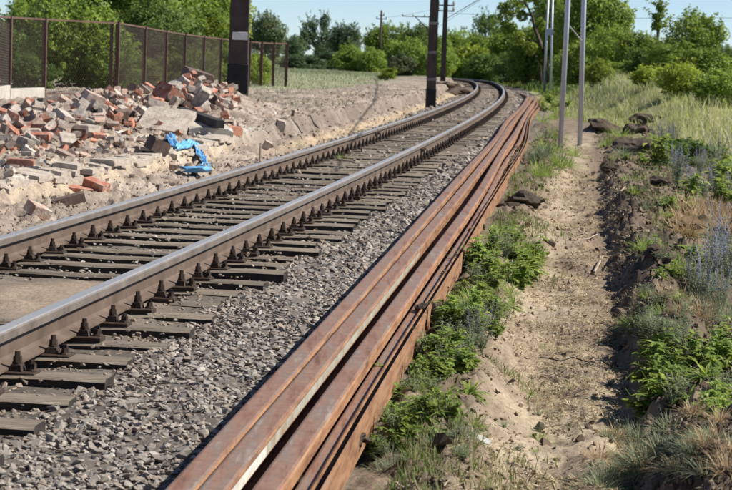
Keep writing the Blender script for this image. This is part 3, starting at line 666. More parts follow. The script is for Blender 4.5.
def make_rubble():
    g0 = on_ground(100, 130); root = empty('rubble_pile', g0); tag(root, 'long heap of broken bricks and concrete in front of the wire fence', 'rubble'); inv = -Vector(g0)
    rng = random.Random(12)
    bricks = [brick_mesh('brick', i, (.25, .12, .075), .35 + .05 * i) for i in range(6)]; chunks = [brick_mesh('concrete_chunk', 20 + i, (.24, .18, .11), .8) for i in range(7)]
    for me in bricks: me.materials.append(M['brick'])
    for me in chunks: me.materials.append(M['chunk'])
    n = 0; tries = 0
    while n < 290 and tries < 9000:
        tries += 1
        px_ = rng.uniform(-6, 232)
        top = np.interp(px_, [-10, 40, 80, 110, 150, 195, 235], [113, 108, 98, 94, 90, 82, 104]); bot = np.interp(px_, [-10, 60, 120, 180, 235], [160, 150, 140, 129, 123])
        py_ = top + (bot - top) * rng.betavariate(1.0, 1.7)
        g = on_ground(px_, py_)
        if g.y > 37 or g.y < 12: continue
        k = rng.random(); sc_ = rng.uniform(.5, .95) if rng.random() < .75 else rng.uniform(.4, .6)
        if k < .24: me, mt, nm = rng.choice(bricks), 'brick', 'brick'
        elif k < .58: me, mt, nm = rng.choice(bricks), 'brick_dusty', 'brick'
        elif k < .88: me, mt, nm = rng.choice(chunks), 'chunk', 'concrete_chunk'
        else: me, mt, nm = rng.choice(chunks), 'darkchunk', 'dark_chunk'
        o = new_obj(nm, me, None, root); o.material_slots[0].link = 'OBJECT'; o.material_slots[0].material = M[mt]
        o.location = g + inv + Vector((0, 0, rng.uniform(.0, .075))); o.scale = (sc_,) * 3; o.rotation_euler = (rng.gauss(0, .5), rng.gauss(0, .5), rng.uniform(0, 6.28)); n += 1
    rn = np.random.default_rng(8); pp = []
    for _ in range(800):
        px_ = rn.uniform(-6, 240); top = np.interp(px_, [-10, 40, 80, 110, 150, 195, 235], [112, 106, 97, 93, 89, 82, 102]); bot = np.interp(px_, [-10, 60, 120, 180, 240], [158, 149, 139, 129, 123])
        pp.append(on_plane(px_, top + (bot - top) * rn.beta(1.0, 1.7), .34))
    pp = np.array(pp); pp[:, 2] = ground_z(pp[:, 0], pp[:, 1]) + rn.uniform(0, .05, len(pp)); pp = pp[(pp[:, 1] < 37)]
    cb = np.array([[.36, .17, .11], [.45, .37, .30], [.52, .45, .38], [.22, .17, .14], [.40, .28, .22], [.33, .26, .21]])[rn.integers(0, 6, len(pp))] * np.exp(rn.normal(0, .2, (len(pp), 1)))
    def tri(me):
        bm = bmesh.new(); bm.from_mesh(me); bmesh.ops.triangulate(bm, faces=bm.faces); v = np.array([q.co for q in bm.verts]); f = np.array([[q.index for q in g_.verts] for g_ in bm.faces]); bm.free(); return v, f
    V, Fc, Cc = scatter(pp - np.array(g0), np.exp(rn.normal(math.log(.36), .4, len(pp))), cb, rn, [tri(m_) for m_ in bricks[:4] + chunks[:4]], .7)
    tag(new_obj('small_rubble', np_mesh('small_rubble', V, Fc, Cc), M['rubble'], root), kind='stuff')
    crust = empty('concrete_crust', on_ground(60, 165)); tag(crust, 'broken pale crust along the edge of the ledge below the rubble', 'crust'); rc = random.Random(4); sy = 13.5
    while sy < 25.5:
        ln = rc.uniform(.25, .6); x_, y_, tx, ty = (float(v) for v in track_at(np.interp(sy, TR[:, 1], SL))); dd = -1.80 - float(wiggle(np.array([x_ - 1.8]), np.array([y_]))[0]) + rc.uniform(-.03, .03)
        qx, qy = x_ + dd * ty, y_ - dd * tx; o = new_obj('crust_slab', brick_mesh('crust_slab', 300 + int(sy * 10), (rc.uniform(.2, .3), ln, rc.uniform(.035, .06)), .7), M['slab'], crust)
        o.location = Vector((qx, qy, gz(qx - .12, qy) - .012)) - crust.location; o.rotation_euler = (rc.gauss(0, .03), .06 + rc.gauss(0, .05), math.atan2(ty, tx) - math.pi / 2 + rc.gauss(0, .10)); sy += ln * rc.uniform(.85, 1.0)
    # pieces one can single out
    def single(nm, px_, py_, dims, rot, mt, lab, cat, seed, broken=.3, lift=.04):
        g = on_ground(px_, py_); me = brick_mesh(nm, seed, dims, broken); o = new_obj(nm, me, M[mt]); o.location = g + Vector((0, 0, lift)); o.rotation_euler = rot; tag(o, lab, cat); return o
    single('concrete_slab', 166, 133, (.60, .62, .09), (.42, .08, -.15), 'slab', 'large flat broken concrete slab tilted on the front of the rubble heap', 'slab', 91, .9, .11)
    single('concrete_block', 207, 134, (.55, .5, .12), (.1, .05, .3), 'concrete', 'pale concrete block under the charred timber', 'block', 92, .6, .02)
    single('masonry_chunk', 196, 90, (.44, .36, .24), (.15, .25, .4), 'darkchunk', 'large sooty masonry lump on top of the rubble heap by the pole', 'masonry', 93, .7, .12).location = (at_depth(197, 86, 33).x, 33, gz(at_depth(197, 86, 33).x, 33) + .05)
    single('masonry_chunk', 168, 106, (.32, .3, .24), (.3, .5, 1.0), 'brick', 'rounded red brown masonry lump behind the tilted slab', 'masonry', 94, .9, .12)
    single('concrete_chunk', 200, 112, (.16, .25, .34), (.3, .5, .2), 'chunk', 'pale upright concrete piece beside the sooty masonry lump', 'concrete', 95, .6, .12)
    single('concrete_slab', 92, 112, (.24, .22, .20), (.2, .35, .5), 'brick_dusty', 'pinkish square masonry block on the crest of the rubble heap', 'block', 96, .3, .10)
    single('concrete_tile', 68, 147, (.17, .2, .05), (.5, .1, .4), 'slab', 'square cream tile piece standing out at the foot of the heap', 'tile', 97, .1, .06)
    single('concrete_tile', 87, 143, (.24, .2, .06), (.35, .1, -.2), 'slab', 'cream tile piece right of the square tile', 'tile', 98, .4, .05)
    single('brick', 78, 198, (.24, .12, .075), (.2, .1, .2), 'brick', 'red brick on the bank just above the left rail', 'brick', 99, .2, .03)
    single('brick', 96, 198, (.2, .12, .075), (.1, .3, -.4), 'brick', 'broken red brick right of the whole one above the left rail', 'brick', 100, .5, .03)
    single('brick', 38, 215, (.17, .12, .08), (.4, .3, .9), 'brick_dusty', 'dusty brick lying against the bank near the frame edge', 'brick', 101, .4, .03)
    single('oblong_stone', 68, 205, (.26, .08, .075), (.1, -.3, .35), 'darkchunk', 'dark grey oblong stone lying beside the red bricks', 'stone', 102, .6, .03)
    single('white_stone', 280, 133, (.12, .11, .15), (.2, .2, .3), 'slab', 'white angular stone on the bank right of the pole', 'stone', 103, .7, .06)
    single('stone', 157, 171, (.2, .16, .14), (.2, .4, .7), 'darkchunk', 'dark red stone below the blue plastic, left side', 'stone', 104, .7, .05)
    single('stone', 176, 176, (.14, .1, .06), (.2, .1, .2), 'brick_dusty', 'flat pale brick piece beside the dark red stone', 'stone', 105, .4, .03)
    # charred timber
    a = on_ground(181, 127) + Vector((0, 0, .15)); bq = on_ground(220, 138) + Vector((0, 0, .15)); mb = MB(); mb.tube([a, a.lerp(bq, .5), bq], [.085, .078, .07], 4); tag(mb.obj('charred_timber', M['char']), 'black charred timber sticking out of the rubble heap', 'timber')
    # plinth under the fence at the far left
    # blue plastic
    pts = [(169, 143), (175, 151), (186, 157), (196, 158), (203, 165), (206, 170)]; C3 = [on_ground(*p) for p in pts]
    k = 44; W = 10; V = []
    for i in range(k):
        t = i / (k - 1) * (len(C3) - 1); j = min(int(t), len(C3) - 2); c = C3[j].lerp(C3[j + 1], t - j); w_ = .075 + .028 * math.sin(i * .45) + .02 * math.sin(i * 1.2)
        for q in range(W):
            a = q / (W - 1) - .5; V.append((c.x + a * w_, c.y + a * w_ * 1.2 + .015 * math.sin(i * .9 + a * 5), .03 * abs(math.sin(a * 7 + i * .4)) + .014 * math.sin(a * 15 - i * .7)))
    V = np.array(V); gzv = ground_z(V[:, 0], V[:, 1]).reshape(k, W); gzv = np.maximum(gzv, .5 * gzv + .5 * gzv.mean(1, keepdims=True)); gs = gzv.copy()
    for _ in range(3): gs[1:-1] = np.maximum(gs[1:-1], (gs[:-2] + gs[2:]) / 2)
    V[:, 2] += gs.ravel() + .022; V = V.tolist()
    F4 = [(i * W + q, i * W + q + 1, (i + 1) * W + q + 1, (i + 1) * W + q) for i in range(k - 1) for q in range(W - 1)]
    me = bpy.data.meshes.new('blue_plastic_sheet'); me.from_pydata(V, [], F4); me.update(); me.polygons.foreach_set('use_smooth', [True] * len(me.polygons)); o = new_obj('blue_plastic_sheet', me, M['plastic']); md = o.modifiers.new('thick', 'SOLIDIFY'); md.thickness = .004
    tag(o, 'crumpled strip of blue plastic lying on the bank below the slab', 'plastic')
    g = on_ground(196, 176); me = lump_mesh('plastic', 77, 2, .6, .4); o = new_obj('blue_plastic_scrap', me, M['plastic']); o.location = g + Vector((0, 0, .06)); o.scale = (.14, .12, .08); tag(o, 'crumpled blue plastic scrap beside the left rail', 'plastic')
    # stake
    g = on_ground(260, 164); mb = MB(); mb.tube([g - Vector((0, 0, .05)), g + Vector((.0, 0, .20))], .012, 6); e = mb.obj('wooden_stake', M['wood']); tag(e, 'thin wooden stake standing by the left rail', 'stake')
    g2 = on_ground(266, 158) + Vector((0, 0, .04)); me = brick_mesh('pale_flake', 61, (.09, .05, .12), .8); o = new_obj('pale_flake', me, M['slab']); o.location = g2; o.rotation_euler = (.3, .5, .2); tag(o, 'pale flake of plaster right beside the wooden stake', 'plaster')
make_rubble()

# ------------------------------------------------------------------ fence
def make_fence():
    pts = [(-22, 82, 34), (10, 82, 39), (45, 78, 41.3), (118, 73, 44), (145, 67.5, 47.6), (166, 62.5, 51.4), (185, 59, 54), (204, 56, 57.5), (221, 53, 61), (238, 51, 62.5), (250, 50, 63.5), (262, 49.5, 64.2), (274, 49, 65), (287, 48.5, 66)]
    tops = {-22: 14, 10: 16, 45: 18, 118: 22, 145: 26.5, 166: 30.5, 185: 33.5, 204: 36, 221: 38, 238: 40, 250: 41, 262: 42, 274: 42.6, 287: 43}
    B = []
    for (px_, hp, D) in pts:
        t = at_depth(px_, tops[px_], D); B.append((Vector((t.x, t.y, t.z - hp * D / FPX)), t.z))
    root = empty('wire_fence', B[0][0]); tag(root, 'rusty framed chain link fence behind the rubble heap', 'fence'); inv = -B[0][0]
    for i, (b0, zt) in enumerate(B):
        mb = MB(); b = b0 + inv; hgt = zt - b0.z
        mb.box((b.x, b.y, b.z + hgt / 2 - .15), (.09, .09, hgt + .3)); mb.obj('post', M['post'], root)
        if i == 3: mb = MB(); mb.box((b.x - .13, b.y + .05, b.z + hgt / 2 - .15), (.07, .07, hgt + .36)); mb.obj('post', M['post'], root)
    for i in range(len(B) - 1):
        a, za = B[i]; b, zb = B[i + 1]; a = a + inv; b = b + inv; za += inv.z; zb += inv.z
        mb = MB(); dirv = (b - a).normalized() * .05
        mb.tube([Vector((a.x, a.y, za - .03)) + dirv, Vector((b.x, b.y, zb - .03)) - dirv], .026, 4); mb.tube([Vector((a.x, a.y, a.z + .05)) + dirv, Vector((b.x, b.y, b.z + .05)) - dirv], .022, 4); mb.obj('panel_frame', M['post'], root)
        # chain link
        L = math.hypot(b.x - a.x, b.y - a.y); mb = MB(); pitch = .092; h = (za - a.z + zb - b.z) / 2 - .1
        def pt(u, v, off): 
            t = u / L; return Vector((a.x + (b.x - a.x) * t, a.y + (b.y - a.y) * t + off, a.z + (b.z - a.z) * t + .06 + v))
        k = -h
        while k < L:
            for sgn in (1, -1):
                u0, v0, u1, v1 = k, 0.0, k + h, h
                if u0 < 0: v0 -= u0; u0 = 0
                if u1 > L: v1 -= (u1 - L); u1 = L
                if u1 - u0 > .02:
                    if sgn < 0: v0, v1 = h - v0, h - v1
                    mb.tube([pt(u0, v0, .004 * sgn), pt(u1, v1, .004 * sgn)], 0.0030, 3, cap=False)
            k += pitch
        mb.obj('chain_link', M['wire'], root)
    # low concrete kerb at the fence's near end
    a, b = B[1][0], B[3][0]; rt_ = math.atan2(b.y - a.y, b.x - a.x); e = empty('fence_plinth', (a.x, a.y, a.z)); tag(e, 'low grey concrete plinth under the left end of the fence', 'plinth')
    for k in range(2):
        c = (B[k][0] + B[k + 1][0]) / 2 - a; d = B[k + 1][0] - B[k][0]; mb = MB(); mb.box((c.x, c.y - .14, c.z - .02), (d.length - .06, .12, .40), rot=Matrix.Rotation(math.atan2(d.y, d.x), 3, 'Z'), bev=.01); mb.obj('plinth_block', M['concrete'], e)
make_fence()

# ------------------------------------------------------------------ poles
def pole(name, top, base, D, wpx, mat, lab, shape='box', extra=None):
    b = at_depth(*base, D); b.z = gz(b.x, b.y) - .3; t = at_depth(*top, D); t.z = max(t.z, 0)
    hgt = 5.2; lean = 0.0; wd = wpx * D / FPX; e = empty(name, b); tag(e, lab, 'pole'); mb = MB()
    if shape == 'box': mb.box((0, 0, hgt / 2), (wd, wd * .8, hgt), taper=.22, bev=.02)
    else: mb.tube([(0, 0, 0), (0, 0, hgt)], [wd / 2, wd / 2 * .85], 10)
    mb.obj('shaft', mat, e, smooth=(shape != 'box')); return e, b, wd, hgt
e, b, wd, hg = pole('overhead_line_mast', (240, -10), (237, 110), 35, 20, M['pole_dark'], 'thick dark steel mast with tarred foot beside the rubble heap')
mb = MB(); mb.box((0, 0, .42), (wd * 1.04, wd * .86, .84), bev=.01); mb.obj('tarred_foot', M['pole_black'], e)
mb = MB(); mb.box((.02, -wd * .40, 1.30), (wd * .75, .02, .13), bev=.004); mb.obj('number_plate', M['paper'], e)
for k in range(6):
    mb = MB(); mb.box((wd * .46, 0, .9 + k * .6), (.03, wd * .5, .05)); mb.obj('step_bracket', M['pole_brown'], e)
e, b, wd, hg = pole('overhead_line_mast', (434, -10), (431, 95), 55, 9.8, M['pole_brown'], 'brown mast with pale bands left of the track bend')
for zz in (1.05, 1.75, 2.5):
    mb = MB(); mb.box((0, 0, zz), (wd * 1.02, wd * .84, .07), bev=.005); mb.obj('band', M['band'], e)
mb = MB(); mb.box((0, 0, .45), (wd * 1.05, wd * .88, .7), bev=.005); mb.obj('tarred_foot', M['pole_black'], e)
e, b, wd, hg = pole('overhead_line_mast', (446, -10), (443, 76), 95, 5.2, M['pole_dark'], 'slim dark mast behind the brown banded mast')
MAST3 = b.copy()
for zz in (3.45, 3.7):
    mb = MB(); mb.tube([(-.35, 0, zz), (.4, 0, zz)], .03, 5); mb.obj('cross_arm', M['pole_dark'], e)
    for xx in (-.33, .36): mb = MB(); mb.tube([(xx, 0, zz), (xx, 0, zz + .10), (xx, 0, zz + .2)], [.035, .06, .03], 6); mb.obj('insulator', M['concrete'], e)
def small_pole(base, toppy, D, wpx, arms, lab, name='utility_pole'):
    b = at_depth(*base, D); h = (base[1] - toppy) * D / FPX; e = empty(name, b - Vector((0, 0, .2))); tag(e, lab, 'pole'); wd = wpx * D / FPX
    mb = MB(); mb.tube([(0, 0, 0), (0, 0, h + .2)], [wd / 2, wd * .38], 8); mb.obj('shaft', M['pole_brown'], e, True)
    for (z_, x0, x1, ins) in arms:
        zz = h + .2 - z_ * D / FPX; mb = MB(); mb.tube([(x0 * D / FPX, 0, zz), (x1 * D / FPX, 0, zz)], .45 * D / FPX, 5); mb.obj('cross_arm', M['pole_brown'], e)
        for xi in ins: mb = MB(); mb.tube([(xi * D / FPX, 0, zz), (xi * D / FPX, 0, zz + 1.0 * D / FPX), (xi * D / FPX, 0, zz + 2.6 * D / FPX)], [.35 * D / FPX, .8 * D / FPX, .4 * D / FPX], 6); mb.obj('insulator', M['concrete'], e)
    return e, D, h
small_pole((379.5, 68), 11, 150, 2.6, [(8.5, -5, 5.5, (-4.5, 0, 5)), (5, -2, 3, (2.5,))], 'thin far utility pole with a short cross arm in front of the round tree')
e, D, h = small_pole((428, 74), 16.5, 120, 3.0, [(1.2, -28, 5, (-27.5, -17, -5.5))], 'far post with a long arm reaching left behind the brown mast')
mb = MB(); k = D / FPX; mb.tube([(-15 * k, 0, h + .2 - 1.2 * k), (-1 * k, 0, h + .2 - 14 * k)], .5 * k, 5); mb.obj('brace', M['pole_brown'], e)
small_pole((462, 78), 27, 190, 1.2, [(2, -3, 3, (-2.6, 2.6)), (6, -2, 2, (1.7,))], 'tiny far utility pole above the trees right of the slim mast')
# overhead wires
def wire(name, pts, r, lab):
    mb = MB(); mb.tube(pts, r, 5); tag(mb.obj(name, M['pole_dark']), lab, 'wire')
a = at_depth(445.5, 19.5, 95); bq = at_depth(479, -.5, 62); wire('overhead_wire', [a, bq, bq + (bq - a) * 1.2], .012, 'thick dark overhead wire rising to the right from the slim mast')
a = at_depth(437, 28, 95); bq = at_depth(479, 1, 62); wire('overhead_wire', [a, bq, bq + (bq - a) * 1.0], .006, 'thin lower wire beside the thick overhead wire')
a = at_depth(449, 13.5, 95); bq = at_depth(740, 18, 90); wire('overhead_wire', [a, a.lerp(bq, .5) - Vector((0, 0, .12)), bq], .008, 'faint level wire crossing to the right of the slim mast')
a = at_depth(384, 18, 150); bq = at_depth(432, 10, 120); wire('overhead_wire', [a, a.lerp(bq, .5) - Vector((0, 0, .05)), bq], .007, 'faint wire from the far utility pole to the brown mast')
# galvanised posts on the right
def galv(base, top, D, wpx, lab):
    b = at_depth(*base, D); t = at_depth(top[0], top[1], D); b.z = gz(b.x, b.y) - .25; wd = wpx * D / FPX; v = (t - b).normalized(); e = empty('steel_post', b); tag(e, lab, 'post')
    mb = MB(); h = v * 4.6; mb.tube([(0, 0, 0), h], wd / 2, 12); mb.obj('tube', M['galv'], e, True)
    return e, b, v, wd
e1, b1, v1, w1 = galv((560, 148), (568, 0), 31.9, 5.1, 'galvanised steel post nearest the rusty rails, left of the near pair')
mb = MB(); mb.tube([(0, 0, .1), (0, 0, .28)], [.085, .05], 10); mb.obj('collar', M['concrete'], e1)
e2, b2, v2, w2 = galv((580, 143), (584, 0), 33.6, 5.0, 'galvanised steel post right of the near pair')
mb = MB(); mb.tube([(0, 0, .1), (0, 0, .26)], [.085, .05], 10); mb.obj('collar', M['concrete'], e2)
p = at_depth(569.5, 26, 31.9); q = at_depth(582, 41, 33.6); mb = MB(); mb.tube([p - b1, q - b1], .010, 5); mb.obj('brace_rod', M['galv'], e1)
e3, b3, v3, w3 = galv((544.5, 84), (548, 0), 88, 2.3, 'far thin steel post left of the far pair')
e4, b4, v4, w4 = galv((551, 82), (552.5, 0), 92, 2.2, 'far thin steel post right of the far pair')
mb = MB(); p = at_depth(546.5, 32, 88) - b3; mb.box((p.x + .12, p.y, p.z), (.32, .12, .28), bev=.01); mb.obj('bracket_plate', M['galv'], e3)

# ------------------------------------------------------------------ trees
def crown_mesh(name, seed, n, lobes, leaf, kind):
    rng = np.random.default_rng(seed); L = []
    for i in range(lobes):
        for _ in range(50):
            q = rng.uniform(-1, 1, 3)
            if np.sum(q * q) < 1 and np.sum(q * q) > .12: break
        if kind == 'shrub': c = np.array([q[0] * .42, q[1] * .42, .42 + q[2] * .42]); r = rng.uniform(.10, .20)
        elif kind == 'spire': zz = rng.uniform(.08, .95); c = np.array([q[0] * .18 * (1.05 - zz) * 1.6, q[1] * .18 * (1.05 - zz) * 1.6, zz]); r = rng.uniform(.05, .10) * (1.25 - zz)
        elif kind == 'loose': c = np.array([q[0] * .48, q[1] * .48, .62 + q[2] * .34]); r = rng.uniform(.06, .13)
        else: c = np.array([q[0] * .40, q[1] * .40, .58 + q[2] * .36]); r = rng.uniform(.09, .19)
        L.append((c, r, rng.uniform(-.12, .12)))
    w_ = np.array([l[1] ** 2 for l in L]); w_ /= w_.sum(); k = rng.choice(lobes, n, p=w_)
    cc = np.array([l[0] for l in L])[k]; rr = np.array([l[1] for l in L])[k]; hue = np.array([l[2] for l in L])[k]
    dv = rng.normal(size=(n, 3)); dv /= np.linalg.norm(dv, axis=1)[:, None]; rad = rr * (rng.uniform(.35, 1.0, n) ** .45) * (1 + .25 * np.maximum(0, rng.normal(0, .5, n)))
    P = cc + dv * rad[:, None] * np.array([1, 1, .85])
    ns = int(n * .16); sh = rng.integers(0, 55, ns); sb = cc[rng.integers(0, n, 55)]; sdv = rng.normal(size=(55, 3)); sdv[:, 2] = np.abs(sdv[:, 2]) + .5; out = sb - np.array([0, 0, .5]); sdv += out * 2.2; sdv /= np.linalg.norm(sdv, axis=1)[:, None]
    sl_ = rng.uniform(.14, .30, 55); P[:ns] = sb[sh] + sdv[sh] * (sl_[sh] * rng.uniform(.2, 1, ns))[:, None] + rng.normal(0, .012, (ns, 3)); dv[:ns] = sdv[sh]
    P[:, 2] = np.maximum(P[:, 2], .01)
    nrm = dv + rng.normal(0, .55, (n, 3)) + np.array([0, 0, .35]); nrm /= np.linalg.norm(nrm, axis=1)[:, None]
    a = np.cross(nrm, rng.normal(size=(n, 3))); a /= np.linalg.norm(a, axis=1)[:, None]; b = np.cross(nrm, a)
    sz = leaf * np.exp(rng.normal(0, .3, n))[:, None]
    V = np.stack([P - a * sz, P + b * sz * .55 + nrm * sz * .12, P + a * sz, P - b * sz * .55 + nrm * sz * .12], 1).reshape(-1, 3)
    val = np.clip(.5 + hue * 1.6 + rng.normal(0, .2, n), 0, 1); C = np.repeat(np.stack([val, val, val], -1), 4, 0)
    return np_mesh(name, V, np.arange(n * 4).reshape(-1, 4), C), L
def trunk_mesh(name, seed, L, kind, lean=0.0, thick=.028):
    mb = MB(); rng = random.Random(seed); hub = Vector((lean * .6, 0, .42 if kind != 'shrub' else .18))
    base = Vector((0, 0, -.04)); mid = base.lerp(hub, .5) + Vector((rng.uniform(-.02, .02), rng.uniform(-.02, .02), 0)); t2 = Vector((lean, 0, .82))
    mb.tube([base, mid, hub, t2], [thick * 1.3, thick, thick * .75, thick * .2], 7)
    for (c, r, _) in L[::max(1, len(L) // 14)]:
        c = Vector(c); st = mid.lerp(t2, min(.9, max(.12, c.z - .35))); m_ = st.lerp(c, .55) + Vector((0, 0, .03)); mb.tube([st, m_, c], [thick * .5, thick * .3, thick * .08], 5)
    return mb.mesh(name, True)
CROWN = {}
for kind, sd_, n_, lo, lf in (('round', 1, 15000, 60, .017), ('round', 2, 15000, 54, .017), ('round', 3, 14000, 48, .018), ('loose', 4, 10000, 60, .017), ('loose', 5, 10000, 54, .017), ('spire', 6, 6000, 34, .016), ('shrub', 7, 11000, 50, .021), ('shrub', 8, 11000, 44, .022), ('shrub', 9, 10000, 40, .023), ('bush', 10, 16000, 70, .020)):
    k2 = 'shrub' if kind == 'bush' else kind
    me, L = crown_mesh('crown', sd_, n_, lo, lf, k2); me.materials.append(M['leaf_mid']); tm = trunk_mesh('trunk', sd_, L, k2, lean=(-.12 if kind == 'loose' else 0)); tm.materials.append(M['bark']); CROWN.setdefault(kind, []).append((me, tm))
def tree(name, kind, var, px_, top, base, wpx, D, leafm, lab, group=None, rz=None, zb=None):
    b = at_depth(px_, base, D); b.z = gz(b.x, b.y) - .05
    if zb is not None: b.z = zb
    t = at_depth(px_, top, D); h = (t.z - b.z) * 1.04; wd = 1.22 * wpx * D / FPX; e = empty(name, b); e.rotation_euler = (0, 0, rz if rz is not None else RNG.uniform(0, 6.28)); tag(e, lab, 'tree' if name.endswith('tree') else 'shrub', group)
    me, tm = CROWN[kind][var % len(CROWN[kind])]
    for nm, m_ in (('crown', me), ('trunk', tm)):
        o = new_obj(nm, m_, None, e); k = {'spire': 1.7}.get(kind, 1.0); o.scale = (wd * k, wd * k, h)
        if nm == 'crown': o.material_slots[0].link = 'OBJECT'; o.material_slots[0].material = M[leafm]
    return e
